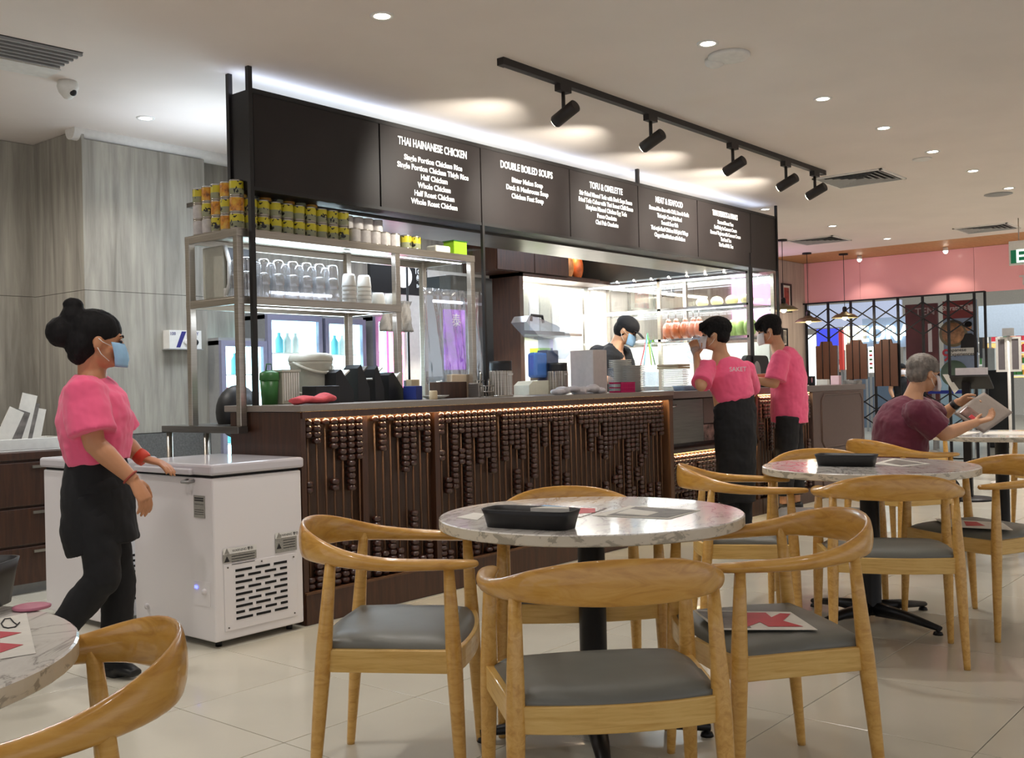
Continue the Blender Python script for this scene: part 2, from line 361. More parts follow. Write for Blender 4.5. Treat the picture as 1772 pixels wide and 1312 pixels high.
def pin(px_, py_, label):
    p = atX(px_, py_, 14.0); t = thing('pin_light', label, 'ceiling light', (p.x, p.y, CEIL))
    MB().lathe([(0, 0), (.03, -.0), (.035, -.05), (.028, -.05), (.026, -.03), (0, -.03)], n=16).build('housing', 'white_paint', t)
    MB().ball((0, 0, -.055), .03, 12, 8).build('lens', 'spot_on', t)
    lamp('SPOT', (p.x-.02, p.y, CEIL-.1), 10, (1, .85, .65), .04, aim=(p.x+.15, p.y, 1), spot=100, name='pin_lamp')
pin(1487, 443, 'small pin light on the ply soffit right of the second pendant cord')
pin(1636, 425, 'bright pin light on the ply soffit in front of the pink fascia')
def disc(x, y, r, h, label, name, cat, m='white_paint'):
    solo(MB().lathe([(0, 0), (r, 0), (r*1.02, -h*.4), (r*.9, -h*.7), (r*.4, -h), (0, -h)], n=32), name, m, label, cat, (x, y, CEIL))
disc(4.776, 2.49, .105, .03, 'round white ceiling access cover beside the nearest row downlight', 'ceiling_speaker', 'speaker')
disc(4.79, 2.58, .05, .045, 'small white smoke detector under the round cover', 'smoke_detector', 'detector')
disc(8.12, 2.626, .07, .012, 'flat round plate on ceiling beside the fourth row downlight', 'ceiling_plate', 'plate')
disc(10.25, 2.636, .12, .012, 'wide flat round plate on ceiling at far right', 'ceiling_plate', 'plate', 'grey_plastic')
disc(3.9, 5.3, .05, .012, 'small sprinkler plate on ceiling left of the menu boards', 'sprinkler_plate', 'plate')
cc = thing('dome_camera', 'white security camera under the ceiling near the left air grille', 'camera', tuple(atZ(117, 141, CEIL)))
MB().lathe([(0, 0), (.048, 0), (.055, -.03), (.045, -.06), (.02, -.09), (0, -.095)], n=20).build('housing', 'white_plastic', cc)
MB().ball((.01, -.035, -.062), (.02, .014, .02), 10, 8).build('lens', 'black_plastic', cc)
# square diffusers
def diffuser(x, y, s, label):
    t = thing('air_diffuser', label, 'air vent', (x, y, CEIL))
    mb = MB()
    for sx, sy in ((1, 0), (-1, 0), (0, 1), (0, -1)):
        if sx: mb.box((sx*s-.02 if sx > 0 else -s, -s, -.012), (s if sx > 0 else -s+.02, s, .002))
        else: mb.box((-s, s-.02 if sy > 0 else -s, -.012), (s, s if sy > 0 else -s+.02, .002))
    mb.build('frame', 'white_paint', t)
    MB().box((-s+.02, -s+.02, -.001), (s-.02, s-.02, .001)).build('back_plate', 'black_gap', t)
    for k in range(5):
        r = s-.035-k*(s-.05)/5; q = r-.028
        for a_ in range(4):
            m4 = Matrix.Rotation(a_*pi/2, 4, 'Z')
            P = [(-r, -r, -.012), (r, -r, -.012), (q, -q, -.002), (-q, -q, -.002)]
            MB().add([m4@V(p) for p in P]+[m4@(V(p)+V((0, 0, .003))) for p in P], [(0, 1, 2, 3), (7, 6, 5, 4), (0, 4, 5, 1), (3, 2, 6, 7), (1, 5, 6, 2), (0, 3, 7, 4)]).build('slat', 'grey_plastic' , t)
diffuser(8.52, 3.27, .29, 'square ceiling diffuser beside the end of the track rail')
diffuser(12.0, 5.12, .29, 'square ceiling diffuser above the two pendant lamps')
diffuser(12.55, 3.36, .29, 'square ceiling diffuser at right in front of the pink fascia')
ac = thing('linear_air_grille', 'black slotted air grille in the ceiling at upper left', 'air vent', (2.42, 4.93, CEIL), R(-4))
MB().box((-.5, -.16, -.001), (.13, .16, .001)).build('back_plate', 'black_gap', ac)
for k in range(6): MB().box((-.5, -.15+k*.052, -.015), (.13, -.133+k*.052, -.001)).build('slat', 'grey_plastic', ac)
MB().box((-.5, .17, -.008), (.16, .35, .001)).build('frame', 'white_paint', ac)

# ---------------- track light ----------------
tr = thing('track_rail', 'long black lighting track screwed to the ceiling before the menu boards', 'light track', (4.03, 3.36, CEIL))
MB().box((0, -.02, -.035), (3.95, .02, 0)).build('rail', 'track_black', tr)
MB().box((-.03, -.022, -.037), (.02, .022, 0)).build('end_cap', 'track_black', tr)
MB().box((3.93, -.022, -.037), (3.97, .022, 0)).build('end_cap', 'track_black', tr)
for k, (x, y) in enumerate(((975, 180), (1126, 222), (1268, 268), (1360, 298), (1410, 315))):
    X = atY(x, y, 3.36).x
    t = thing('track_spotlight', 'black cylinder spotlight, %s from the left on the ceiling track' % ORD[k], 'spotlight', (X, 3.36, CEIL-.035), 0, 'track spotlights')
    MB().box((-.05, -.02, -.035), (.05, .02, 0)).build('adapter', 'track_black', t)
    MB().tube([(0, 0, -.03), (0, 0, -.15)], [.011]*2, n=10).build('stem', 'track_black', t)
    d = V((.1, .93, -.36)).normalized(); c = V((0, -.01, -.155))
    MB().tube([c-d*.085, c-d*.08, c+d*.075, c+d*.08], [.028, .036, .036, .033], n=20).build('head', 'track_black', t)
    MB().lathe([(0, .0), (.028, 0), (.028, .003)], c+d*.081, 16, axis=d).build('lens', 'spot_on', t)
    P = V((X, 3.36, CEIL-.035))+c+d*.1
    lamp('SPOT', P, 95, (1, .95, .85), .03, aim=P+V((.22, 1, -.26)), spot=92, blend=.7, name='track_lamp')

# ---------------- menu boards ----------------
sg = thing('menu_sign', 'long black overhead menu box hung from the ceiling above the counter', 'menu sign', (0, 0, 0))
SX0, SX1, SY, SZ0, SZ1 = 3.225, 9.28, 4.385, 2.175, 2.69
MB().box((SX0, SY+.012, SZ0), (SX1, SY+.19, SZ1)).build('box_body', 'sign_frame', sg)
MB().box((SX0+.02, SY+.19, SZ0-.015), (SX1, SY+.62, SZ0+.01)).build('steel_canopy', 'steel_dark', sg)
fr = MB()
fr.box((SX0, SY-.008, SZ1-.02), (SX1, SY+.012, SZ1+.004)); fr.box((SX0, SY-.008, SZ0-.004), (SX1, SY+.012, SZ0+.014))
fr.build('frame', 'sign_frame', sg)
xs = [3.235, 4.115, 4.994, 5.951, 6.845, 7.765, 8.739, 9.275]
menus = [None,
 ('THAI HAINANESE CHICKEN', ['Single Portion Chicken Rice', 'Single Portion Chicken Thigh Rice', 'Half Chicken', 'Whole Chicken', 'Half Roast Chicken', 'Whole Roast Chicken'], 749, 257, 751, 283, 754, 355, .62),
 ('DOUBLE BOILED SOUPS', ['Bitter Melon Soup', 'Duck & Mushroom Soup', 'Chicken Feet Soup'], 911, 295, 915, 318, 915, 345, .60),
 ('TOFU & OMELETTE', ['Stir Fried Minced Tofu with Dark Soya Sauce', 'Fried Tofu Cubes with Thai Sweet Chilli Sauce', 'Hotplate Minced Chicken Egg Tofu', 'Prawn Omelette', 'Chai Poh Omelette'], 1048, 327, 1048, 343, 1050, 388, .44),
 ('MEAT & SEAFOOD', ['Steamed Sea Bass with Chilli, Lime & Garlic', 'Thai-style Curry Fish Head', 'Sweet & Sour Fish', 'Thai-style Basil Chicken Mid-joint Wings', 'Claypot Beef Brisket with Daikon'], 1157, 351, 1157, 366, 1160, 411, .46),
 ('THAI DESSERTS & DRINKS', ['Steamed Sweet Yam', 'Red Ruby in Coconut Cream', 'Steamed Tapioca with Coconut Cream', 'Thai Iced Tea', 'Thai Iced Milk Tea'], 1254, 373, 1254, 387, 1257, 426, .46), None]
for i in range(7):
    pn = MB().box((xs[i]+.006, SY-.004, SZ0+.014), (xs[i+1]-.006, SY+.012, SZ1-.02)).build('menu_panel', 'sign_black', sg)
    if menus[i]:
        h, items, hx, hy, x1, y1, x2, y2, wd = menus[i]
        P = atY(hx, hy, SY); cx = P.x
        o = text(h, .066, 'letter', pn, (cx, SY-.007, P.z), ext=.001, bold=.0013)
        w_ = {1: .60, 2: .56, 3: .43, 4: .42, 5: .46}[i]
        bpy.context.view_layer.update(); o.scale[0] = w_/max(o.dimensions.x, .01)
        z1 = atY(x1, y1, SY).z; z2 = atY(x2, y2, SY).z
        for k, it in enumerate(items):
            text(it, .046, 'letter', pn, (cx, SY-.007, z1+(z2-z1)*k/max(1, len(items)-1)), ext=.001, bold=.0010, sx={1: .98, 2: .98, 3: .82, 4: .76, 5: .76}[i])
for x, z in ((3.215, 1.07), (6.84, 2.69), (8.715, 1.07)):
    MB().box((x-.012, 4.366, z), (x+.012, 4.392, CEIL if x < 8 else 2.3)).build('post', 'sign_frame', sg)
MB().box((5.0-.010, 4.372, 1.07), (5.0+.010, 4.392, 2.2)).build('post', 'sign_frame', sg)
MB().box((SX0-.012, SY+.165, 2.2), (SX0+.012, SY+.19, CEIL)).build('post', 'sign_frame', sg)
MB().box((9.262, 4.37, 1.07), (9.284, 4.392, CEIL)).build('post', 'sign_frame', sg)

# ---------------- counters ----------------
CT = 1.07
CY = 3.99
wt = thing('worktop', 'long grey stone worktop along the top of the abacus counter', 'worktop')
mb = MB(); mb.prism([(3.185, CY-.005), (6.655, CY-.005), (6.655, CY+.62), (3.185, CY+.62)], CT-.032, CT)
mb.build('slab', 'slab', wt, bevel=.003)
MB().box((6.66, CY+.03, CT-.06), (10.5, CY+.62, CT-.005)).build('slab', 'slab_dark', wt, bevel=.003)
ZB = 1.02
def abacus(t, x0, x1, z0, z1, y=CY+.045, posts=(), pitch=.0555, seed=1, keep=10**9, lows=.45):
    rr = random.Random(seed)
    MB().box((x0, y+.03, z0), (x1, y+.05, z1)).build('backboard', 'panel_wood', t)
    n = int((x1-x0)/pitch); h = .0315; parts = 0
    far = MB(); prof = [(.006, 0), (.021, .003), (.0255, .0155), (.021, .028), (.006, .031)]
    b0 = MB().lathe(prof, n=10); b0 = b0.build('bead', 'bead', t); first_ = True
    for i in range(n):
        x = x0+pitch*(i+.5)
        if any(abs(x-p) < pitch*.5 for p in posts): continue
        MB().tube([(x, y, z0), (x, y, z1)], [.0055]*2, n=6).build('rod', 'rod', t)
        H = int((z1-z0)/h)-1; top = 1+int(abs(rr.gauss(0, 1))*7)+ (2 if rr.random() < .5 else 0); top = min(top, H)
        zz = [z1-.008-h*(k+1) for k in range(top)]
        low = min(H-top, int(rr.choice((1, 2, 3, 3, 5, 7, 9, 4, 12))*lows*2)); zz += [z0+h*k for k in range(low)]
        if rr.random() < .38 and H-top-low > 7:
            m = rr.randint(2, 5); s = z0+h*(low+rr.randint(1, max(1, H-top-low-m-1))); zz += [s+h*k for k in range(m)]
        for z in zz:
            if parts < keep:
                o = b0 if first_ else b0.copy()
                if not first_: COL.objects.link(o)
                o.location = (x, y, z); first_ = False; parts += 1
            else: far.lathe(prof, (x, y, z), 8)
    if first_: bpy.data.objects.remove(b0)
    if far.v: stuff(far.build('bead_rows', 'bead', t))
c1 = thing('abacus_counter', 'dark wood service counter fronted with rows of abacus beads', 'counter')
MB().box((3.20, CY+.10, 0), (6.65, CY+.58, ZB+.015)).build('carcass', 'dark_wood', c1)
MB().box((3.195, CY+.01, .0), (3.225, CY+.58, ZB+.015)).build('end_panel', 'dark_wood', c1)
MB().box((3.20, CY, 0), (6.66, CY+.1, .155)).build('plinth', 'dark_wood', c1, bevel=.004)
MB().box((3.20, CY-.004, .148), (6.66, CY+.02, .158)).build('plinth_trim', 'rod', c1)
MB().box((3.20, CY, 1.004), (6.65, CY+.012, 1.037)).build('top_rail', 'dark_wood', c1)
MB().box((6.60, CY+.005, .15), (6.65, CY+.1, ZB)).build('post', 'rod', c1)
for x in (3.63, 4.17): MB().box((x-.02, CY+.035, .16), (x+.02, CY+.08, ZB-.02)).build('post', 'dark_wood', c1)
MB().box((3.23, CY+.04, ZB+.010), (6.6, CY+.05, ZB+.016)).build('led_strip', 'led', c1)
abacus(c1, 3.235, 6.60, .16, ZB-.012, posts=(3.63, 4.17), seed=4, keep=300)
# recessed section with steel drawers and the low bead panel
c2 = thing('steel_undercounter', 'recessed counter bay with steel door and wooden side panel', 'counter')
MB().box((6.66, CY+.16, .62), (8.05, CY+.6, CT-.06)).build('carcass', 'dark_wood', c2)
MB().box((6.67, CY+.10, .66), (7.27, CY+.165, CT-.07)).build('steel_door', 'steel_dark', c2, bevel=.004)
MB().tube([(6.72, CY+.09, .96), (6.76, CY+.07, .95), (6.80, CY+.07, .95), (6.84, CY+.09, .96)], [.006]*4, n=8).build('handle', 'chrome', c2)
MB().box((7.29, CY+.11, .80), (7.99, CY+.165, CT-.07)).build('wood_panel', 'brown_panel', c2)
MB().box((7.29, CY+.12, .66), (7.99, CY+.165, .79)).build('photo_panel', 'coated', c2)
MB().box((8.02, CY+.02, .1), (8.06, CY+.16, CT-.06)).build('side_post', 'rod', c2)
MB().box((6.66, CY+.02, .60), (8.05, CY+.16, .63)).build('ledge', 'dark_wood', c2)
MB().box((6.67, CY+.05, .594), (8.02, CY+.06, .599)).build('led_strip', 'led', c2)
MB().box((6.66, CY+.10, 0), (8.05, CY+.6, .60)).build('lower_carcass', 'dark_wood', c2)
MB().box((6.66, CY, 0), (8.06, CY+.1, .13)).build('plinth', 'dark_wood', c2)
abacus(c2, 6.67, 8.02, .14, .59, seed=9, keep=0, lows=.3)
c3 = thing('abacus_counter', 'narrow bead-fronted counter bay left of the brown moulded cabinet', 'counter')
MB().box((8.07, CY+.1, 0), (9.15, CY+.6, CT-.06)).build('carcass', 'dark_wood', c3)
MB().box((8.07, CY, 0), (9.15, CY+.1, .13)).build('plinth', 'dark_wood', c3)
MB().box((8.09, CY+.034, CT-.068), (9.13, CY+.04, CT-.062)).build('led_strip', 'led', c3)
abacus(c3, 8.08, 9.14, .14, ZB-.02, seed=12, keep=0)
c4 = thing('moulded_cabinet', 'brown painted cabinet with raised panel mouldings at counter end', 'cabinet')
MB().box((9.17, CY+.02, 0), (10.42, CY+.6, CT-.06)).build('body', 'brown_panel', c4, bevel=.006)
def moulding(t, x0, x1, z0, z1, y):
    c = .06; P = [(x0+c, z0), (x1-c, z0), (x1, z0+c), (x1, z1-c), (x1-c, z1), (x0+c, z1), (x0, z1-c), (x0, z0+c)]
    MB().tube([(x, y, z) for x, z in P], .012, n=6, closed=True).build('moulding', 'brown_panel', t)
    MB().prism([(x, z) for x, z in P], 0, .006, Matrix.Translation((0, y+.004, 0))@Matrix.Rotation(pi/2, 4, 'X')).build('raised_panel', 'brown_panel', t)
moulding(c4, 9.36, 10.36, .48, .98, CY+.018)
moulding(c4, 9.36, 9.82, .08, .42, CY+.018); moulding(c4, 9.88, 10.36, .08, .42, CY+.018)

# ---------------- chairs ----------------
def make_chair():
    t = thing('dining_chair', '', 'chair', group='round-backed oak chairs')
    LEG = {'F': ((.273, .21), (.258, .183)), 'B': ((.249, -.208), (.231, -.149))}
    def leg(sx, k):
        (fx, fy), (tx, ty) = LEG[k]; zt = .658 if k == 'F' else .684
        pts = []; rad = []
        for z, r in ((0, .0125), (.02, .0135), (.2, .0185), (.37, .0225), (.43, .0225), (.55, .0185), (zt, .0145)):
            u = z/.66; pts.append((sx*(fx+(tx-fx)*u), fy+(ty-fy)*u, z)); rad.append(r)
        return MB().tube(pts, rad, n=14)
    for k in 'FB':
        for sx in (-1, 1): leg(sx, k).build('leg', 'oak', t)
    # top rail: arms and blade-shaped back in one sweep
    half = [(.232, .262, .660, .010, .010), (.250, .245, .661, .024, .012), (.262, .20, .662, .028, .015), (.276, .10, .664, .024, .017), (.282, .01, .667, .021, .019), (.268, -.07, .674, .019, .022),
            (.240, -.142, .686, .019, .028), (.205, -.196, .698, .015, .037), (.150, -.240, .707, .013, .046), (.08, -.267, .712, .0125, .052)]
    pts = [(x, y, z) for x, y, z, a_, b_ in half]+[(0, -.277, .713)]+[(-x, y, z) for x, y, z, a_, b_ in half[::-1]]
    rd = [(b_, a_) for x, y, z, a_, b_ in half]+[(.054, .0125)]+[(b_, a_) for x, y, z, a_, b_ in half[::-1]]
    MB().tube(pts, rd, n=16, side=(0, 0, 1)).build('armrest_and_back', 'oak_top', t, sub=1)
    # seat rails, the rear one bowed
    def rail(a, b, bow, axis):
        n = 9; P = []; a = V(a); b = V(b)
        for i in range(n):
            u = i/(n-1); p = a.lerp(b, u); p = p+V(axis)*bow*4*u*(1-u); P.append(p)
        return MB().tube(P, [(.0325*1.35, .0125*1.35)]*n, n=4, side=(0, 0, 1), smooth=False, phase=pi/4)
    fx, fy, bx, by = .262, .193, .233, -.168
    rail((-bx, by, .398), (bx, by, .398), -.035, (0, 1, 0)).build('seat_rail', 'oak_rail', t, bevel=.003)
    rail((-fx, fy, .398), (fx, fy, .398), .03, (0, 1, 0)).build('seat_rail', 'oak_rail', t, bevel=.003)
    for s in (-1, 1): rail((s*bx, by, .398), (s*fx, fy, .398), .0, (1, 0, 0)).build('seat_rail', 'oak_rail', t, bevel=.003)
    # cushion
    N = 16; top = []; bot = []
    for j in range(N+1):
        v = -1+2*j/N
        for i in range(N+1):
            u = -1+2*i/N
            hw = (fx-.006)*(1+v)/2+(bx-.006)*(1-v)/2
            y = (by+fy)/2+v*(fy-by)/2*1.02
            y += (-.03*(1-u*u)*max(0, -v)+.035*(1-u*u)*max(0, v))
            e = max(abs(u), abs(v)); h = .452+.012*(1-min(1, abs(v))**2)*0+.010*(1-e**6)+.006*(u*u)*(v < 0)-.016*(e**8)
            h -= .014*max(0, v)**3
            top.append((u*hw, y, h)); bot.append((u*hw, y, .418))
    mb = MB(); n1 = N+1; vs = top+bot; fs = []
    for j in range(N):
        for i in range(N):
            k = j*n1+i; fs.append((k, k+1, k+n1+1, k+n1)); fs.append((k+n1*n1, k+n1+n1*n1, k+n1+1+n1*n1, k+1+n1*n1))
    for i in range(N):
        for a_, b_ in ((i, i+1), (N*n1+i+1, N*n1+i), ((i+1)*n1, i*n1), (i*n1+N, (i+1)*n1+N)): fs.append((b_, a_, a_+n1*n1, b_+n1*n1))
    mb.add(vs, fs, True); mb.build('seat_cushion', 'seat_leather', t)
    return t
ch0 = make_chair(); used_c = False
def chair(x, y, deg, label):
    global used_c
    o = copy_tree(ch0) if used_c else ch0; used_c = True
    o.location = (x, y, 0); o.rotation_euler = (0, 0, R(deg)); o['label'] = label; return o
cA = chair(2.148, 2.249, -143.3+0, 'oak chair left of the nearest round table, beside the white freezer')
cB = chair(2.067, 1.452, -43.6, 'oak chair with its back to the viewer, front of nearest round table')
cC = chair(2.738, 1.348, 49.3, 'oak chair with paper placemat on seat, right of nearest round table')
cD = chair(2.898, 2.15, 133, 'oak chair tucked behind the nearest round table, facing the viewer')
cE = chair(4.266, 1.553, -61.8, 'oak chair with its back to the viewer in front of the second round table')
cF = chair(4.30, 2.24, -146, 'oak chair at the left side of the second round table')
cI = chair(5.113, 2.197, 117.3, 'oak chair behind the second round table with a red placemat on seat')
cH = chair(5.02, 1.40, 62, 'oak chair with placemat on seat, right of the second round table')
cG = chair(6.449, 2.29, -119, 'oak chair the man in maroon is sitting on')
cK = chair(.72, 1.66, 63.5, 'oak chair at the lower left corner beside the marble table')
cL = chair(8.35, 1.75, 60, 'oak chair across the table from the man in maroon')
cM = chair(7.35, 1.42, 20, 'oak chair at the right edge before the table of the man in maroon')
cN = chair(9.6, 3.3, 150, 'far oak chair standing between the moulded cabinet and the seated man')

# ---------------- tables ----------------
def make_table():
    t = thing('round_table', '', 'table', group='round marble-top tables')
    RR = .488; zt = .727
    mb = MB(); n = 72
    mb.lathe([(0, zt), (RR-.004, zt), (RR, zt-.003)], n=n, smooth=False); mb.m = 1
    mb.lathe([(RR, zt-.003), (RR, zt-.031), (RR-.004, zt-.034), (0, zt-.034)], n=n, smooth=False)
    mb.build('tabletop', ['marble', 'marble_edge'], t)
    MB().lathe([(.16, zt-.034), (.16, zt-.042), (.06, zt-.05), (.044, zt-.07), (.044, .06), (.05, .03), (0, .03)], n=28).build('pedestal', 'black_metal', t)
    for k in range(4):
        a_ = k*pi/2+.35; d = V((cos(a_), sin(a_), 0)); s = V((-sin(a_), cos(a_), 0)); z = V((0, 0, 1))
        P = [d*.03+z*.055, d*.2+z*.05, d*.37+z*.028]
        MB().tube(P, [(.034, .035), (.028, .022), (.018, .012)], n=8, side=s, phase=pi/8).build('foot', 'black_metal', t)
        MB().lathe([(0, 0), (.022, 0), (.018, .012), (.008, .016), (.008, .03), (0, .03)], d*.36, 12).build('leveller', 'black_metal', t)
    return t
tb0 = make_table()
tables = [(2.724, 1.953, 20, 'nearest round marble-top table at centre with black cutlery tray'), (4.82, 1.84, 50, 'second round marble-top table at right with black cutlery tray'),
          (7.7, 2.0, 40, 'far round table the man in maroon leans on'), (.477, 1.99, 20, 'round marble-top table cut off by the left edge')]
for k, (x, y, a_, lb) in enumerate(tables):
    o = tb0 if k == 0 else copy_tree(tb0); o.location = (x, y, 0); o.rotation_euler = (0, 0, R(a_)); o['label'] = lb
TT = .727
# ---------------- things on the tables ----------------
def tray(loc, rz, label, L=.30, W=.105, H=.055, m='black_plastic'):
    t = thing('cutlery_tray', label, 'tray', loc, rz)
    mb = MB(); n = 28
    def ring(l, w_, z, p=5):
        out = []
        for k in range(n):
            th = 2*pi*k/n; c, s = cos(th), sin(th)
            out.append((math.copysign(abs(c)**(2/p), c)*l/2, math.copysign(abs(s)**(2/p), s)*w_/2, z))
        return out
    rings = [ring(L-.03, W-.03, 0), ring(L-.012, W-.012, H*.7), ring(L, W, H), ring(L-.008, W-.008, H), ring(L-.02, W-.02, H*.6), ring(L-.04, W-.04, .004)]
    vs = sum(rings, []); fs = [list(range(n))[::-1]]
    for i in range(len(rings)-1):
        for k in range(n): fs.append((i*n+k, i*n+(k+1) % n, (i+1)*n+(k+1) % n, (i+1)*n+k))
    fs.append([5*n+k for k in range(n)])
    mb.add(vs, fs, True); mb.build('tray_body', m, t); return t
def sheet(pts, z, t=.0006, name='placemat', m='paper', label='', cat='placemat', group=None, parent=None, wave=0):
    mb = MB(); n = len(pts)
    mb.prism([(p[0], p[1]) for p in pts], z, z+t)
    o = mb.build(name, m, parent)
    if not parent: tag(o, label, cat, group)
    return o
def quad(c, w_, h_, a_): return [(c[0]+cos(a_)*u-sin(a_)*v, c[1]+sin(a_)*u+cos(a_)*v) for u, v in ((-w_/2, -h_/2), (w_/2, -h_/2), (w_/2, h_/2), (-w_/2, h_/2))]
a1 = atZ(838, 913, TT); a2 = atZ(975, 920, TT); dv = a2-a1; cen = (a1+a2)/2
ang = math.atan2(dv.y, dv.x); nrm = V((-sin(ang), cos(ang), 0))
tr1 = tray(tuple(cen+nrm*.05), ang, 'black oblong cutlery tray with a napkin on nearest table', L=dv.length+.035, W=.13, H=.055)
nb = MB().prism([(0, 0), (.12, .012), (.10, .05), (.03, .045)], 0, .012, Matrix.Translation(cen+nrm*.05+V((0.0, .0, .045)))@Matrix.Rotation(ang, 4, 'Z'))
solo(nb, 'napkin', 'paper', 'folded white napkin lying in the nearest black tray', 'napkin')
def mat_sheet(px_, label, z=TT, m='paper', group=None, name='placemat', cat='placemat'):
    P = [atZ(x, y, z) for x, y in px_]; t = thing(name, label, cat, tuple(P[0]), 0, group)
    sheet([(p.x-P[0].x, p.y-P[0].y) for p in P], .0008, .0008, 'sheet', m, parent=t); return t, P
def on_sheet(t, P0, px_, z, m, name='print', lift=.002):
    P = [atZ(x, y, z) for x, y in px_]; sheet([(p.x-P0.x, p.y-P0.y) for p in P], lift, .0004, name, m, parent=t)
t_, P = mat_sheet([(1025, 893), (1090, 876), (1212, 884), (1158, 899)], 'printed paper menu sheet lying flat on nearest table, right of the photo card')
on_sheet(t_, P[0], [(1050, 893), (1100, 878), (1205, 885), (1155, 897)], TT, 'paper_grey')
on_sheet(t_, P[0], [(1065, 890), (1090, 882), (1140, 888), (1120, 894)], TT, 'paper', 'photo', .0026)
t_, P = mat_sheet([(905, 886), (942, 872), (1050, 880), (1004, 896)], 'laminated photo card of dishes behind the black tray', m='coated')
on_sheet(t_, P[0], [(990, 886), (1005, 880), (1030, 881), (1030, 888), (1000, 890)], TT, 'paper_red', 'photo')
on_sheet(t_, P[0], [(915, 884), (942, 875), (985, 879), (960, 889)], TT, 'mask_blue', 'photo')
t_, P = mat_sheet([(790, 896), (820, 888), (840, 890), (826, 901)], 'white paper sheet left of the black tray on nearest table')
a1 = atZ(1412, 807, TT); a2 = atZ(1508, 809, TT); dv = a2-a1; cen = (a1+a2)/2; ang = math.atan2(dv.y, dv.x); nrm = V((-sin(ang), cos(ang), 0))
tray(tuple(cen+nrm*.06), ang, 'black oblong cutlery tray on the second round table', L=dv.length+.03, W=.13, H=.055)
t_, P = mat_sheet([(1512, 803), (1545, 794), (1610, 803), (1560, 808)], 'printed paper placemat right of tray on the second table')
on_sheet(t_, P[0], [(1530, 801), (1550, 796), (1600, 803), (1560, 806)], TT, 'paper_grey')
# left table
t_, P = mat_sheet([(0, 1142), (0, 1072), (46, 1062), (62, 1132)], 'white placemat with red zigzag print on the left edge table')
on_sheet(t_, P[0], [(0, 1095), (37, 1097), (0, 1107)], TT, 'paper_red'); on_sheet(t_, P[0], [(0, 1115), (40, 1118), (0, 1132)], TT, 'paper_red')
Pb = P[0]
mbx = MB(); loop = [atZ(x, y, TT)-Pb for x, y in ((2, 1082), (8, 1074), (18, 1073), (24, 1080), (30, 1084), (34, 1080), (26, 1088), (14, 1090), (6, 1088))]
mbx.tube([(p.x, p.y, .003) for p in loop], .0012, n=5, closed=True); mbx.build('line_drawing', 'ink', t_)
solo(MB().lathe([(0, .002), (.035, .002), (.036, .006), (.03, .008), (0, .008)], n=24), 'coaster', mat('coaster_pink', (196, 120, 140), .5), 'small pink round coaster at the rear of the left edge table', 'coaster', tuple(atZ(55, 1054, TT)))
p = atZ(-20, 1058, TT); tray(tuple(p+V((-.02, .07, 0))), R(40), 'big black plastic box on the left edge table', L=.2, W=.17, H=.09)
# paper on seats
def seat_mat(ch, px_, z, label, extra):
    t_, P = mat_sheet(px_, label, z)
    for q, m, l in extra: on_sheet(t_, P[0], q, z, m, 'print', l)
SZ = .467
seat_mat(cC, [(1200, 1057), (1368, 1060), (1415, 1091), (1240, 1091)], SZ, 'red and white placemat lying on the seat of the chair right of nearest table',
  [([(1206, 1059), (1280, 1060), (1300, 1088), (1245, 1088)], 'paper_grey', .002), ([(1290, 1062), (1325, 1062), (1335, 1070), (1350, 1063), (1368, 1064), (1355, 1076), (1390, 1086), (1330, 1086), (1315, 1078), (1292, 1087)], 'paper_red', .0026)])
seat_mat(cH, [(1618, 898), (1735, 905), (1753, 918), (1640, 912)], SZ, 'white placemat with red print on seat right of the second table',
  [([(1668, 903), (1690, 904), (1705, 911), (1672, 911)], 'paper_red', .002)])
seat_mat(cI, [(1385, 893), (1440, 888), (1480, 893), (1400, 900)], SZ, 'red edged placemat on the seat behind the second table', [([(1395, 893), (1430, 890), (1440, 895), (1410, 898)], 'paper_red', .002)])
# table 3 papers
t_, P = mat_sheet([(1612, 750), (1640, 746), (1700, 748), (1670, 753)], 'paper sheets on the far table under the man\'s arm')
t_, P = mat_sheet([(1700, 752), (1712, 747), (1790, 747), (1780, 753)], 'paper sheet on the far table at right edge')

# ---------------- freezers ----------------
def freezer(loc, wx, dy, label, detailed=True):
    t = thing('chest_freezer', label, 'freezer', loc)
    H = .76
    MB().box((0, 0, .03), (wx, dy, H)).build('cabinet', 'freezer', t, bevel=.008)
    MB().box((.01, .01, H), (wx-.01, dy-.01, H+.012)).build('gasket', 'black_gap', t)
    MB().box((-.012, -.012, H+.012), (wx+.012, dy+.02, H+.062)).build('lid', 'freezer_lid', t, bevel=.012)
    for x in (.05, wx-.05):
        for y in (.05, dy-.05): MB().lathe([(0, 0), (.015, 0), (.015, .02), (.006, .03), (0, .03)], (x, y, 0), 12).build('caster', 'black_metal', t)
    # vent plate on the narrow side
    x0, x1, z0, z1 = wx*.22, wx*.80, .10, .33
    vp = MB().box((x0-.06, -.004, z0-.03), (x1+.06, 0, z1+.04)).build('vent_plate', 'freezer', t, bevel=.002)
    for r in range(9):
        z = z1-r*(z1-z0)/8.5
        segs = ((0, .31), (.38, .66), (.74, 1.0)) if r % 2 == 0 else ((.0, .16), (.24, .48), (.56, .78), (.86, 1.0))
        for a_, b_ in segs:
            MB().box((x0+(x1-x0)*a_, -.006, z), (x0+(x1-x0)*b_, -.0035, z+.011)).build('slot', 'black_gap', vp)
    for sx, sz in ((x0-.04, z1+.025), ((x0+x1)/2, z1+.028), (x1+.04, z1+.022), (x0-.04, z0-.015), (x1+.04, z0-.015)):
        MB().lathe([(0, -.003), (.004, -.003), (.004, .001)], (sx, -.004, sz), 8, axis=V((0, 1, 0))).build('screw', 'steel_dark', vp)
    return t
f1 = freezer((2.672, 3.97, 0), .495, .66, 'white chest freezer with a vent plate standing beside the counter')
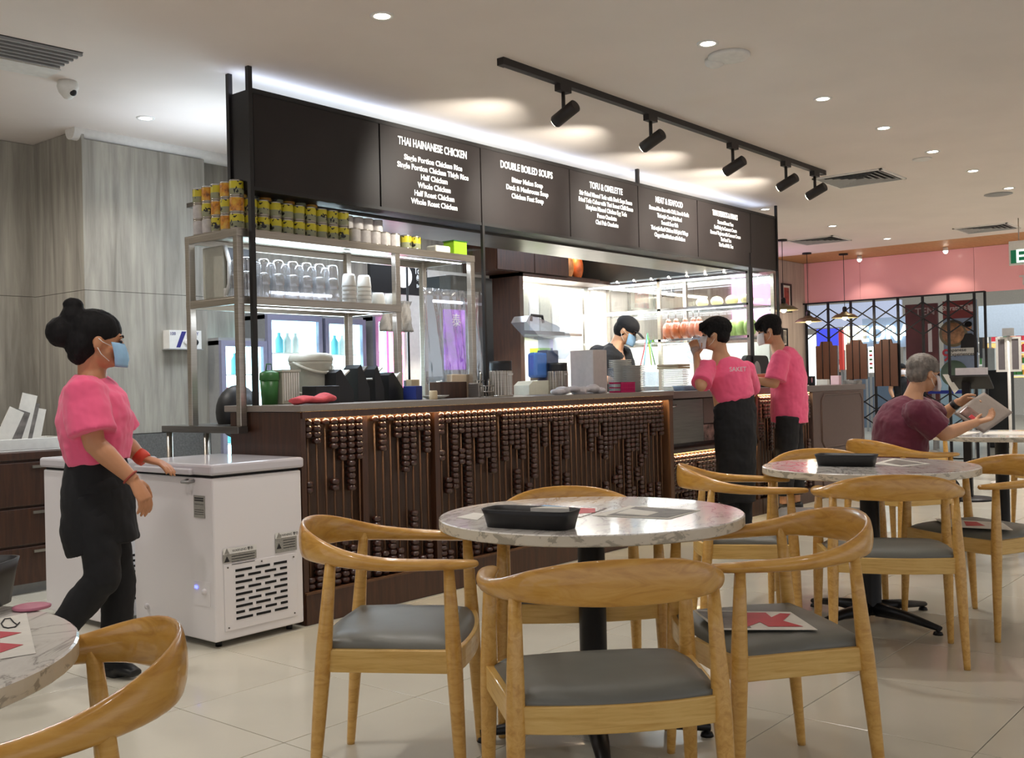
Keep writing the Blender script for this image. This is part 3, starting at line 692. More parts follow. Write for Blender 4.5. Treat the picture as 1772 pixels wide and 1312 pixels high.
def lab(t, cx, cz, w_, h_, title, head=True):
    b = MB().box((cx-w_/2, -.0045, cz-h_/2), (cx+w_/2, -.003, cz+h_/2)).build('warning_label', 'label_grey', t)
    MB().box((cx-w_/2, -.0052, cz+h_/2-.018), (cx+w_/2, -.004, cz+h_/2+.008)).build('label_header', 'label_white', b)
    text(title, .016, 'ink', b, (cx+.015, -.0056, cz+h_/2-.006), ext=.0002)
    tri = [(-.014, -.012), (.014, -.012), (0, .014)]
    MB().prism([(cx-w_/2+.02+u, v) for u, v in tri], 0, .0006, Matrix.Translation((0, -.0054, cz+h_/2-.004))@Matrix.Rotation(pi/2, 4, 'X')).build('warning_triangle', 'label_grey', b)
    MB().prism([(cx-w_/2+.02+u, v) for u, v in tri], 0, .0006, Matrix.Translation((0, -.0052, cz-.012))@Matrix.Rotation(pi/2, 4, 'X')).build('warning_triangle', 'ink', b)
    for k in range(4):
        MB().box((cx-w_/2+.045, -.0052, cz+h_/2-.032-k*.012), (cx+w_/2-.01, -.0048, cz+h_/2-.029-k*.012)).build('text_line', 'ink', b)
lab(f1, .135, .405, .18, .055, 'WARNING 警告'); lab(f1, .395, .425, .125, .085, 'WARNING 警告')
# control side (faces the left)
def side_item(t, y, z, w_, h_, m, name, th=.003): return MB().box((-th, y-w_/2, z-h_/2), (.0, y+w_/2, z+h_/2)).build(name, m, t)
q = side_item(f1, .10, .63, .085, .10, 'label_grey', 'spec_label')
for k, zz in enumerate((.655, .665, .64, .615, .605, .595)): MB().box((-.0036, .065, zz), (-.003, .135, zz+(.006 if k < 2 else .002))).build('text_line', 'ink', q)
MB().tube([(-.0, .14, .745), (-.03, .14, .74), (-.03, .19, .74), (0, .19, .745)], .008, n=8).build('hinge_lever', 'grey_plastic', f1)
MB().box((-.03, .13, .773), (.0, .60, .80)).build('lid_grip', 'freezer_lid', f1, bevel=.006)
side_item(f1, .10, .24, .14, .11, 'freezer', 'control_plate', .002)
MB().box((-.006, .125, .26), (-.001, .145, .272)).build('display', mat('display_blue', (90, 90, 255), emit=(80, 90, 255), es=5), f1)
MB().lathe([(0, -.012), (.013, -.012), (.016, 0)], (0, .07, .25), 14, axis=V((1, 0, 0))).build('knob', 'freezer', f1)
MB().lathe([(0, -.01), (.014, -.01), (.014, 0)], (0, .55, .13), 14, axis=V((1, 0, 0))).build('drain_plug', 'freezer', f1)
f2x0, f2x1 = atY(172, 1000, 4.80).x, atY(272, 1000, 4.80).x
f2 = freezer((f2x0, 4.80, 0), f2x1-f2x0, .55, 'second white freezer behind the walking woman')

# ---------------- steel shelving at the counter's left end ----------------
ss = thing('steel_shelf', 'stainless steel shelf rack at the left end of the counter, stacked with tins', 'shelf')
FY, BY = 4.43, 4.86
for x, y, z in ((3.165, FY, .965), (3.165, BY, .965), (4.27, FY, CT), (4.93, FY, CT), (4.93, BY, 0), (4.27, BY, 0)):
    MB().box((x-.019, y-.019, z), (x+.019, y+.019, 1.972)).build('post', 'steel', ss, bevel=.003)
for z, x1 in ((1.975, 4.95), (1.63, 4.29)):
    MB().box((3.147, FY-.02, z-.006), (x1, BY+.02, z)).build('shelf_board', 'steel', ss)
    mb = MB()
    for a_, b_ in (((3.147, FY-.022), (x1, FY)), ((3.147, BY), (x1, BY+.022)), ((3.147, FY), (3.169, BY)), ((x1-.022, FY), (x1, BY))): mb.box((*a_, z-.042), (*b_, z-.006))
    mb.build('shelf_rim', 'steel', ss, bevel=.002)
MB().box((3.3, FY+.05, 1.925), (4.9, FY+.065, 1.93)).build('led_strip', 'tube', ss)
MB().box((3.3, FY+.05, 1.578), (4.2, FY+.065, 1.583)).build('led_strip', 'tube', ss)
lamp('AREA', (4.05, FY+.08, 1.92), 7, COOL, 1.7, .04, aim=(4.05, FY+.2, 0), name='shelf_led_lamp')
lamp('AREA', (3.8, FY+.08, 1.57), 5, COOL, 1.0, .04, aim=(3.8, FY+.2, 0), name='shelf_led_lamp')
lt = thing('steel_table', 'low stainless steel side table left of the counter end', 'table')
MB().box((3.12, 4.40, .93), (3.18, 5.10, .965)).box((3.18, 4.70, .93), (3.62, 5.10, .965)).build('top', 'steel_dark', lt, bevel=.003)
for x in (3.15, 3.59):
    for y in (4.72, 5.07): MB().tube([(x, y, 0), (x, y, .93)], [.016]*2, n=12).build('leg', 'steel', lt)
tl1 = MB().tube([(0, 0, 0), (.43, 0, 0)], [.009]*2, n=10); p = atY(467, 506, 4.62)  # glowing bars stand for glare in the plastic film, no lamp hangs here
o = solo(tl1, 'glow_bar', 'tube', 'slim glowing bar added for the plastic film glare behind the upturned glasses', 'glare', tuple(p))
p = atY(750, 521, 4.62); solo(MB().tube([(0, 0, 0), (.27, 0, 0)], [.009]*2, n=10), 'glow_bar', 'tube', 'slim glowing bar added for the plastic film glare above the purple glow', 'glare', tuple(p))
# tins
M['tin_yellow0'] = ramp_mat('tin_yellow_label', [(.25, (30, 30, 26)), (.34, (206, 190, 40)), (.6, (222, 206, 60)), (.72, (150, 150, 110))], 26, (1, 1, 1), .35, .3, 0, 3)
M['tin_orange'] = ramp_mat('tin_orange_label', [(.3, (120, 70, 30)), (.45, (214, 140, 40)), (.7, (230, 190, 60))], 26, (1, 1, 1), .35, .3, 0, 3)
M['tin_white'] = mat('tin_white_label', (206, 200, 196), .4, noise=(40, .12, (1, 1, 1)))
def tin_label(name, top, low, spot):
    m = bpy.data.materials.new(name); m.use_nodes = True; nt = m.node_tree; b = nt.nodes['Principled BSDF']; b.inputs['Roughness'].default_value = .35
    tc = nt.nodes.new('ShaderNodeTexCoord'); sp = nt.nodes.new('ShaderNodeSeparateXYZ'); nz = nt.nodes.new('ShaderNodeTexNoise'); nz.inputs['Scale'].default_value = 34
    nt.links.new(tc.outputs['Object'], sp.inputs[0]); nt.links.new(tc.outputs['Object'], nz.inputs['Vector'])
    g = nt.nodes.new('ShaderNodeMath'); g.operation = 'GREATER_THAN'; g.inputs[1].default_value = .040; nt.links.new(sp.outputs['Z'], g.inputs[0])
    a = nt.nodes.new('ShaderNodeMix'); a.data_type = 'RGBA'; nt.links.new(g.outputs[0], a.inputs['Factor']); a.inputs['A'].default_value = srgb(*low); a.inputs['B'].default_value = srgb(*top)
    t = nt.nodes.new('ShaderNodeMath'); t.operation = 'LESS_THAN'; t.inputs[1].default_value = .40; nt.links.new(nz.outputs['Fac'], t.inputs[0])
    c = nt.nodes.new('ShaderNodeMix'); c.data_type = 'RGBA'; nt.links.new(t.outputs[0], c.inputs['Factor']); nt.links.new(a.outputs['Result'], c.inputs['A']); c.inputs['B'].default_value = srgb(*spot)
    nt.links.new(c.outputs['Result'], b.inputs['Base Color']); return m
M['tin_yellow'] = tin_label('tin_yellow_label', (212, 198, 50), (150, 152, 118), (34, 32, 28))
def tin_proto(m):
    t = thing('food_tin', '', 'tin')
    MB().lathe([(0, 0), (.036, 0), (.0375, .003), (.0365, .007), (.0365, .079), (.0375, .083), (.036, .084), (.034, .081), (0, .081)], n=18).build('can_body', 'steel', t)
    MB().lathe([(.0368, .009), (.0371, .011), (.0371, .075), (.0368, .077)], n=18).build('paper_label', m, t); return t
tins = {}
def tin(kind, x, y, k, label, group):
    z = 1.975+k*.0845
    if kind not in tins: o = tins[kind] = tin_proto('tin_'+kind)
    else: o = copy_tree(tins[kind])
    o.location = (x, y, z); o.rotation_euler = (0, 0, rnd.uniform(0, 6)); tag(o, label, 'tin', group)
LV = ['bottom', 'middle', 'top']
for i in range(9):
    for k in range(2): tin('yellow', 3.275+i*.0785, FY+.045, k, '%s yellow tin from the black pole in the front row, %s tier' % (ORD[i], LV[k]), 'yellow tins on the steel shelf')
for i in range(5):
    tin('white', 3.99+i*.078, FY+.045, 0, '%s white tin after the yellow ones, front row' % ORD[i], 'white tins on the steel shelf')
for i in range(4):
    tin('white', 4.01+i*.078, FY+.13, 1, '%s white tin of the upper rear row' % ORD[i], 'white tins on the steel shelf'); tin('white', 4.01+i*.078, FY+.13, 0, 'white tin in the rear row, partly hidden behind the front white tins', 'rear white tins')
for i in range(2): tin('yellow', 4.40+i*.078, FY+.045, 0, '%s of two tins standing alone right of the white tins' % ORD[i], 'yellow tins on the steel shelf')
for j in range(5):
    for k in range(3):
        kd = 'white' if (k == 0 and j > 2) or (k == 1 and j == 4) else ('orange' if (j+k) % 2 else 'yellow')
        tin(kd, 3.195, FY+.045+j*.082, k, '%s tin in the stack at the left shelf edge, %s from the front, %s tier' % (kd, ORD[j], LV[k]), 'tins along the left shelf edge')
for i in range(1, 8):
    for k in range(3): tin('orange' if (i+k) % 2 else 'yellow', 3.195+i*.079, FY+.13+.0*i, k, 'tin in the second row behind the front yellow tins', 'second row of tins')
solo(MB().box((0, 0, 0), (.13, .09, .045)), 'plastic_tub', 'white_plastic', 'white lidded plastic tub on the steel shelf beside the green box', 'tub', (4.62, FY, 1.975), bevel=.01)
M['lime'] = mat('lime_green_carton', (150, 200, 40), .5); M['green_dark'] = mat('green_tub_plastic', (52, 110, 52), .4)
gb = thing('green_carton', 'lime green carton at the right end of the steel shelf', 'box', (4.79, FY+.01, 1.975))
MB().box((0, 0, 0), (.12, .09, .085)).build('carton_body', 'lime', gb); MB().box((-.005, -.005, .085), (.125, .095, .09)).build('lid', 'green_dark', gb)
# upturned tumblers
tg = thing('glass_tumbler', '', 'glass')
MB().lathe([(.040, 0), (.0405, .03), (.036, .07), (.037, .10), (.034, .125), (.028, .135), (0, .136)], n=20).build('glass_body', 'tumbler', tg)
fg = True; gx = [atY(p_, 480, FY+.06).x for p_ in (425, 455, 480, 505, 529, 551, 574)]
for r in range(3):
    for i, x in enumerate(gx):
        for k in range(2):
            if r == 2 and k: continue
            o = tg if fg else copy_tree(tg); fg = False
            o.location = (x+.02*r, FY+.06+r*.095, 1.63+k*.072)
            tag(o, ('upturned clear glass, %s from the left in the front row, %s one' % (ORD[i], ['lower', 'upper'][k])) if r == 0 else 'upturned clear glass in a rear row behind the front glasses', 'glass', 'upturned glasses' if r == 0 else 'rear upturned glasses')
cp = thing('white_cup', '', 'cup')
MB().lathe([(0, .072), (.03, .072), (.036, .06), (.041, .01), (.042, 0), (.038, 0), (.036, .05), (.028, .066), (0, .066)], n=20).build('cup_body', 'white_plastic', cp)
fc = True
for s_, (px_, nn) in enumerate(((604, 5), (630, 5), (654, 1), (676, 1))):
    for k in range(nn):
        o = cp if fc else copy_tree(cp); fc = False
        o.location = (atY(px_, 490, FY+.06).x, FY+.06, 1.63+k*.024*(1 if nn > 1 else 0)); tag(o, 'upturned white cup, %s of the %s white column from the left' % (ORD[k], ORD[s_]), 'cup', 'white cups on the shelf')
mw = thing('microwave', 'white microwave oven at the back of the middle steel shelf', 'microwave', (atY(390, 460, 4.64).x, 4.64, 1.63), R(0))
MB().box((.0, 0.02, .01), (.20, .21, .29)).build('cabinet', 'cream_plastic', mw, bevel=.008)
MB().tube([(.008, .01, .02), (.014, -.012, .08), (.014, -.014, .2), (.006, .01, .285)], [(.012, .010)]*4, n=8).build('door_frame', 'white_plastic', mw)
MB().box((.02, .002, .06), (.19, .022, .275)).build('door_glass', 'black_plastic', mw)
MB().box((.0, .0, .01), (.20, .022, .06)).build('control_strip', 'white_plastic', mw, bevel=.004)

# ---------------- kitchen behind the shelf ----------------
M['cool_white'] = mat('fridge_panel_and_liner_glow', (215, 240, 248), emit=(190, 232, 246), es=4.5)
M['blue_frame'] = mat('anodised_frame', (150, 150, 172), .4, .3)
M['bottle_red'] = mat('red_bottle', (190, 40, 60), .3); M['bottle_teal'] = mat('teal_packet', (110, 190, 200), .4)
def cooler(x0, x1, z0, z1, label, red=False):
    Y = 5.98; t = thing('glass_door_cooler', label, 'refrigerator', (x0, Y, 0)); W_ = x1-x0
    mb = MB(); mb.box((0, .03, z0), (.03, .34, z1)); mb.box((W_-.03, .03, z0), (W_, .34, z1)); mb.box((0, .03, z1-.03), (W_, .34, z1+.02)); mb.box((0, .03, 0), (W_, .34, z0))
    mb.build('cabinet', 'grey_plastic', t)
    MB().box((.03, .32, z0), (W_-.03, .34, z1-.03)).box((W_-.034, .04, z0), (W_-.03, .32, z1-.03)).box((.03, .04, z0), (.034, .32, z1-.03)).build('light_panel_and_liners', 'cool_white', t)  # side liners glow along with the back panel, brightness put into their material
    d = MB(); d.box((0, 0, z0), (.035, .03, z1)); d.box((W_-.035, 0, z0), (W_, .03, z1)); d.box((.035, 0, z1-.04), (W_-.035, .03, z1)); d.box((.035, 0, z0), (W_-.035, .03, z0+.05))
    dr = d.build('door', 'blue_frame', t)
    MB().box((.035, .012, z0+.05), (W_-.035, .018, z1-.04)).build('pane', 'glass', dr)
    MB().box((W_-.03, -.03, z0+.45), (W_-.015, 0, z0+.75)).build('handle', 'steel', dr)
    n = int((z1-z0)/.28)
    for k in range(1, n+1):
        z = z0+k*(z1-z0)/(n+1); MB().box((.03, .06, z), (W_-.03, .31, z+.008)).build('wire_shelf', 'white_plastic', t)
        q = int((W_-.08)/.075)
        for i in range(q):
            m = 'bottle_red' if (red and k == n-1) else ('bottle_teal' if (k+i) % 3 == 0 else 'white_plastic')
            if (i*7+k*3) % 4 == 3: continue
            MB().lathe([(0, 0), (.028, 0), (.03, .01), (.03, .10), (.012, .13), (.012, .15), (0, .15)], (.07+i*.075, .16, z+.008), 12).build('bottle', m, t)
cooler(4.12, 4.50, .3, 1.49, 'narrow glass-door cooler with red bottles seen beside the steel post', True)
cooler(4.505, 5.0, .3, 1.68, 'brightly lit glass-door cooler left of the middle mullion')
cooler(5.03, 5.43, .3, 1.67, 'brightly lit glass-door cooler behind the white pail')
cooler(5.53, 5.68, .3, 1.70, 'slim lit cooler beside the pink vertical sign')
lamp('AREA', (4.9, 5.9, 1.3), 22, (.8, .95, 1), 1.2, .7, aim=(4.9, 4, 1.2), name='cooler_glow_lamp')
vs_ = thing('vertical_light_sign', 'narrow pink lit vertical sign right of the coolers', 'sign', (5.62, 5.90, 0))
MB().box((0, 0, 1.1), (.14, .03, 1.72)).build('sign_box', mat('sign_violet', (120, 80, 130), .5), vs_)
text('泰\n国\n鸡\n饭', .11, 'lsign' if 'lsign' in M else 'letter', vs_, (.07, -.004, 1.45), ext=.002, bold=.001)
vs_.children[-1].data.materials[0] = mat('pink_neon', (255, 150, 190), emit=(255, 120, 170), es=3)
solo(MB().box((0, 0, 0), (.30, .05, 1.66)), 'beige_door_panel', 'wall', 'plain grey-beige door leaf right of the pink vertical sign', 'door', (5.83, 6.28, 0))
# black round-logo board
bd = thing('round_logo_board', 'black board with white disc and white lettering behind the shelf', 'sign', (5.30, 5.60, 0))
pz_ = lambda x, y: atY(x, y, 5.60)
a_ = pz_(640, 440); b_ = pz_(740, 508)
MB().box((a_.x-5.30, 0, b_.z-.02), (b_.x-5.30, .03, a_.z+.08)).build('board', 'sign_frame', bd)
for q_ in (.05, b_.x-5.35): MB().tube([(q_, .015, a_.z+.07), (q_, .015, CEIL)], [.006]*2, n=6).build('hanger', 'black_metal', bd)
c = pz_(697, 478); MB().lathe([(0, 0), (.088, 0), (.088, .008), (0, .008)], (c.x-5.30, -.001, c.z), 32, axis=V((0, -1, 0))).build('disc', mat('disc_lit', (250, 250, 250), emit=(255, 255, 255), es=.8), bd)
for s, x, y, z in (('Today', 727, 470, .07), ('每 日', 728, 484, .06), ('Everyday', 728, 496, .035)):
    c = pz_(x, y); text(s, z, 'letter', bd, (c.x-5.30, -.004, c.z), ext=.001, bold=.0012, sx=.75)
# cloth draped, clear film and the purple glow
M['purple'] = ramp_mat('purple_glow_sheet', [(.3, (50, 20, 80)), (.55, (150, 50, 210)), (.72, (220, 150, 255))], 5, (1, 1, 1), .4)
b = M['purple'].node_tree.nodes['Principled BSDF']; M['purple'].node_tree.links.new(M['purple'].node_tree.nodes['Color Ramp'].outputs[0], b.inputs['Emission Color']); b.inputs['Emission Strength'].default_value = .75
pf = thing('purple_lit_cabinet', 'dark cabinet glowing purple behind hanging clear plastic', 'cabinet', (0, 0, 0))
MB().box((5.35, 5.0, 0), (5.80, 5.25, 1.93)).build('cabinet_body', 'dark_panel', pf)
p0, p1 = atY(768, 535, 4.99), atY(806, 640, 4.99)
MB().box((p0.x, 4.985, p1.z), (p1.x, 5.0, p0.z)).build('lit_panel', 'purple', pf)
text('泰', .1, 'letter', pf, (atY(790, 556, 4.98).x, 4.98, atY(790, 556, 4.98).z), ext=.001)
def wavy(x0, x1, z0, z1, amp, n=26, m_=12, ph=0):
    mb = MB(); vs = []; 
    for j in range(m_+1):
        for i in range(n+1):
            u = i/n; v = j/m_; vs.append((x0+(x1-x0)*u, amp*sin(u*17+ph+v*2.2)*(.3+.7*(1-v))+amp*.5*sin(u*41+v*7), z0+(z1-z0)*v))
    fs = [(j*(n+1)+i, j*(n+1)+i+1, (j+1)*(n+1)+i+1, (j+1)*(n+1)+i) for j in range(m_) for i in range(n)]
    return mb.add(vs, fs, True)
solo(wavy(0, .50, 0, .60, .018), 'plastic_curtain', 'film', 'creased clear plastic curtain hanging before the purple glow', 'curtain', (4.60, 4.52, 1.16), solid=.001)
solo(wavy(0, .26, 0, .20, .03, ph=2), 'draped_cloth', mat('grey_rag', (140, 130, 118), .9), 'grey cloth draped beside the shelf post under the white disc', 'cloth', (4.50, 4.80, 1.50), solid=.004)
solo(MB().tube([(0, 0, 0), (.0, .0, .9)], [.008]*2, n=8).box((-.045, -.01, .0), (.045, .01, .09)), 'black_ladle', 'black_plastic', 'dark long-handled scoop hanging by the shelf post', 'utensil', (atY(708, 640, 5.0).x, 5.0, 1.10))
solo(MB().box((0, 0, 0), (.10, .3, .96)), 'ribbed_screen', 'glass', 'clear screen standing on the counter at the end of the shelf', 'screen', (4.975, 4.45, CT))

# ---------------- back wall niche and cupboards ----------------
NY = 6.30
dc = thing('wall_cupboard', 'dark brown wall cupboard above the lit white niche', 'cupboard')
MB().box((6.95, 5.95, 2.16), (8.02, 6.34, 2.66)).build('carcass', 'dark_wood', dc)
for x0, x1 in ((6.96, 7.48), (7.49, 8.01)): MB().box((x0, 5.93, 2.17), (x1, 5.95, 2.65)).build('door', 'dark_wood', dc)
sh = thing('open_shelf', 'small open shelf holding orange packets right of the cupboard', 'shelf')
MB().box((8.03, 5.98, 2.47), (8.60, 6.34, 2.49)).build('board', 'dark_wood', sh); MB().box((8.03, 5.98, 2.16), (8.60, 6.34, 2.18)).build('board', 'dark_wood', sh)
MB().box((8.05, 6.0, 2.455), (8.5, 6.02, 2.468)).build('led_strip', 'led', sh); lamp('AREA', (8.3, 6.1, 2.45), 2.5, (1, .8, .55), .4, .03, aim=(8.3, 6.15, 0), name='shelf_led_lamp')
for k, (x, m_) in enumerate(((8.07, (90, 110, 170)), (8.2, (226, 150, 90)), (8.36, (222, 110, 50)))):
    solo(MB().ball((0, 0, .12), (.07, .06, .13), 14, 10), 'packet', mat('packet%d' % k, m_, .4, noise=(14, .4, (1, 1, 1))), ['blue', 'pale orange', 'deep orange'][k]+' plastic packet on the small open shelf', 'packet', (x+.05, 6.12, 2.18), smooth_it=1)
nc = thing('lit_niche', 'white lit niche with shelf in the kitchen back wall', 'niche')
MB().box((7.33, 6.3, 1.05), (8.73, 6.34, 2.16)).build('white_back', 'white_paint', nc)
MB().box((7.28, 5.95, 1.05), (7.335, 6.34, 2.16)).build('side', 'dark_wood', nc)
MB().box((7.28, 5.95, 2.13), (8.74, 6.34, 2.165)).build('lintel', 'dark_wood', nc)
MB().box((7.33, 5.95, 1.60), (7.95, 6.3, 1.635)).build('shelf', 'dark_wood', nc); MB().box((7.95, 5.96, 1.60), (8.25, 6.3, 1.625)).build('shelf', 'steel', nc)
lamp('AREA', (8.0, 6.1, 2.12), 45, (1, .98, .9), 1.2, .2, aim=(8.0, 6.12, 0), name='niche_lamp')
lamp('AREA', (7.7, 6.1, 1.59), 6, (.95, .98, 1), .6, .1, aim=(7.7, 6.1, 0), name='niche_lamp')
for k, (x0, x1, h_) in enumerate(((7.38, 7.52, .40), (7.53, 7.68, .44), (7.69, 7.86, .42), (7.88, 8.0, .36))):
    solo(MB().box((0, 0, 0), (x1-x0, .2, h_)), 'storage_box', 'white_plastic' if k % 2 else 'cream_plastic', 'tall white storage box, %s from the left in the lit niche' % ORD[k], 'box', (x0, 6.04, 1.635), bevel=.01)
# steel back counter under the niche
bc = thing('back_counter', 'stainless steel work counter along the kitchen back wall', 'counter')
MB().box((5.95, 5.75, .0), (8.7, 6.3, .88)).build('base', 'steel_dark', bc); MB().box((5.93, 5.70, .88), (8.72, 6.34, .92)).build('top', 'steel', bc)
MB().box((5.95, 6.31, .92), (7.3, 6.35, 2.16)).build('white_back', 'white_paint', bc)
bx = thing('green_box', 'bright green carton on the kitchen back counter', 'box', (7.62, 6.0, 1.33), 0)
MB().box((0, 0, .0), (.17, .12, .15)).build('carton_body', 'lime', bx); MB().box((.17, 0, 0), (.20, .12, .15)).build('side_face', 'green_dark', bx); MB().box((0, 0, -.41), (.2, .12, 0)).build('stand', 'steel_dark', bx)

# ---------------- glass display cabinet (faces along the counter) ----------------
DX = 8.75
dcab = thing('display_cabinet', 'lit glass display cabinet with hanging chickens at the kitchen end', 'display cabinet')
for y in (4.42, 5.38, 6.32):
    for x in (DX, DX+.5): MB().box((x-.018, y-.018, 1.05), (x+.018, y+.018, 2.15)).build('post', 'steel', dcab)
for z in (1.55, 1.85, 2.14):
    mb = MB()
    mb.box((DX-.018, 4.42, z-.022), (DX+.0, 6.32, z)); mb.box((DX+.5, 4.42, z-.022), (DX+.518, 6.32, z)); mb.build('shelf_rim', 'chrome', dcab)
    MB().box((DX, 4.42, z-.012), (DX+.5, 6.32, z-.006)).build('shelf_glass', 'glass', dcab)
    if z > 1.6: MB().box((DX+.03, 4.5, z-.03), (DX+.045, 6.25, z-.022)).build('led_strip', 'tube', dcab)
for y0, y1 in ((4.44, 5.36), (5.40, 6.30)):
    MB().box((DX-.004, y0, 1.1), (DX, y1, 2.12)).build('pane', 'glass', dcab)
    MB().box((DX+.5, y0, 1.1), (DX+.504, y1, 2.12)).build('pane', 'glass', dcab)
MB().box((DX, 4.42, 1.1), (DX+.5, 4.424, 2.12)).build('pane', 'glass', dcab)
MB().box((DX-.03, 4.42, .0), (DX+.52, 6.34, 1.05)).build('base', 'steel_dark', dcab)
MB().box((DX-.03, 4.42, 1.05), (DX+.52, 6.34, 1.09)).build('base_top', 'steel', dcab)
MB().box((DX+.48, 4.46, 1.09), (DX+.495, 6.30, 1.50)).build('white_backing', 'white_paint', dcab)
lamp('AREA', (DX+.2, 5.4, 1.52), 11, (.92, .97, 1), .3, 1.8, aim=(DX+.25, 5.4, 0), name='display_lamp')
hd = thing('black_canopy', 'black canopy panel with tiny lights above the glass display cabinet', 'canopy')
MB().box((DX-.03, 4.60, 2.155), (DX+.5, 6.34, 2.66)).build('panel', 'dark_panel', hd)
MB().box((8.05+.57, 6.28, 2.16), (DX-.03, 6.33, 2.66)).build('panel', 'dark_panel', hd)
for k in range(9):
    MB().ball((DX-.035, 4.65+k*.2, 2.15), .011, 8, 6).build('bulb', 'spot_on', hd)
lamp('AREA', (DX+.25, 5.4, 2.13), 34, (.9, .96, 1), .4, 1.8, aim=(DX+.25, 5.4, 0), name='display_lamp')
lamp('AREA', (DX+.25, 5.4, 1.83), 12, (.9, .96, 1), .4, 1.8, aim=(DX+.25, 5.4, 0), name='display_lamp')
M['roast'] = mat('roast_skin', (150, 72, 28), .28, coat=.5, noise=(9, .35, (1, 1, 1)))
def bird(y, z, lb):
    t = thing('roast_chicken', lb, 'chicken', (DX+.16, y, z))
    MB().ball((0, 0, .085), (.06, .065, .085), 16, 12).ball((0, -.045, .04), (.03, .028, .05), 10, 8).ball((0, .045, .04), (.03, .028, .05), 10, 8).ball((0, 0, .16), (.03, .03, .04), 10, 8).build('carcass', 'roast', t, smooth_it=1)
    MB().tube([(0, -.045, .01), (.01, -.06, -.03)], [.012, .008], n=8).build('drumstick', 'roast', t); MB().tube([(0, .045, .01), (.01, .06, -.03)], [.012, .008], n=8).build('drumstick', 'roast', t)
    MB().tube([(0, 0, .19), (0, 0, .27), (.01, .01, .285)], [.004]*3, n=6).build('hook', 'steel', t)
for k, px_ in enumerate((1157, 1170, 1186, 1200, 1210)):
    bird(atX(px_, 570, DX+.16).y, 1.56, 'glossy brown roast chicken, %s from the left in the glass display' % ORD[k])
M['poached'] = mat('poached_skin', (222, 206, 150), .35, coat=.3, noise=(8, .1, (1, 1, 1)))
M['cabbage'] = mat('cabbage_leaf', (168, 196, 110), .5, noise=(10, .3, (1, 1, 1)), bump=.3)
for k, (px_, z) in enumerate(((1268, 1.56), (1284, 1.56), (1297, 1.56))):
    y = atX(px_, 565, DX+.16).y; t = thing('cabbage', 'pale green cabbage, %s from the left in the glass display' % ORD[k], 'cabbage', (DX+.16, y, z))
    MB().ball((0, 0, .075), (.06, .06, .075), 14, 10).build('head', 'cabbage', t)
    for q in range(4):
        a__ = q*pi/2; MB().ball((.03*cos(a__), .03*sin(a__), .07), (.045, .045, .075), 12, 8).build('leaf', 'cabbage', t)
for k in range(4):
    y = 4.55+k*.16; solo(MB().ball((0, 0, .05), (.07, .06, .05), 12, 8), 'poached_chicken', 'poached', 'pale poached chicken, %s from the near end on the upper display shelf' % ORD[k], 'chicken', (DX+.22, y, 1.85))
# cords tied at the display post
gp = atX(1120, 560, DX-.06); t = thing('ribbon_bundle', 'green and blue plastic ribbons tied by the display post', 'ribbons', (DX-.06, gp.y, 1.30))
for k, (m_, dy, dx) in enumerate(((M['green_dark'], -.05, 0), (M['lime'], -.02, .01), (mat('ribbon_blue', (120, 190, 220), .5), .03, 0), (mat('ribbon_red', (190, 60, 70), .5), .06, .01))):
    MB().tube([(0, 0, .32), (dx, dy*.6, .2), (dx, dy*1.6, 0)], [(.012, .003), (.014, .003), (.01, .003)], n=6).build('ribbon', m_, t)

# ---------------- dining wall pictures seen beyond ----------------
M['photo_red'] = mat('photo_red', (150, 60, 50), .4, noise=(16, .5, (1, 1, 1))); M['frame_black'] = mat('frame_black', (24, 22, 24), .4)
def picture(x0, x1, z0, z1, label, m='photo_red', Y=6.335):
    t = thing('picture_frame', label, 'picture', (x0, Y, z0)); W_, H_ = x1-x0, z1-z0; mb = MB()
    for a_, b_ in (((0, 0), (W_, .025)), ((0, H_-.025), (W_, H_)), ((0, .025), (.025, H_-.025)), ((W_-.025, .025), (W_, H_-.025))): mb.box((a_[0], -.02, a_[1]), (b_[0], .008, b_[1]))
    mb.build('frame', 'frame_black', t); MB().box((.025, -.004, .025), (W_-.025, .0, H_-.025)).build('mount', 'paper', t)
    MB().box((W_*.24, -.006, H_*.16), (W_*.78, -.004, H_*.86)).build('photo', m, t)
p, q = atY(1352, 490, 6.335), atY(1369, 541, 6.335); picture(p.x, q.x, q.z, p.z, 'black-framed red picture on the wall left of the pink fascia')
p, q = atY(1352, 568, 6.335), atY(1362, 600, 6.335); picture(p.x, q.x, q.z, p.z, 'small dark frame on the wall below the red picture', 'paper_grey')
p, q = atY(1086, 485, 6.335), atY(1132, 543, 6.335); picture(p.x, q.x, q.z, p.z, 'large red brown picture seen through the glass display', 'photo_red')
p, q = atY(1145, 487, 6.335), atY(1165, 516, 6.335); picture(p.x, q.x, q.z, p.z, 'dark picture seen through the glass display, right of the red one', 'paper_grey')
lb_ = thing('light_box', 'bright pink and white light box behind the display cabinet', 'sign', (0, 0, 0))
p, q = atY(1270, 470, 6.3), atY(1300, 545, 6.3)
MB().box((p.x, 6.27, q.z-.2), (q.x+.6, 6.34, p.z)).build('lit_face', mat('lightbox_pink', (250, 200, 245), emit=(245, 190, 245), es=1.6), lb_)

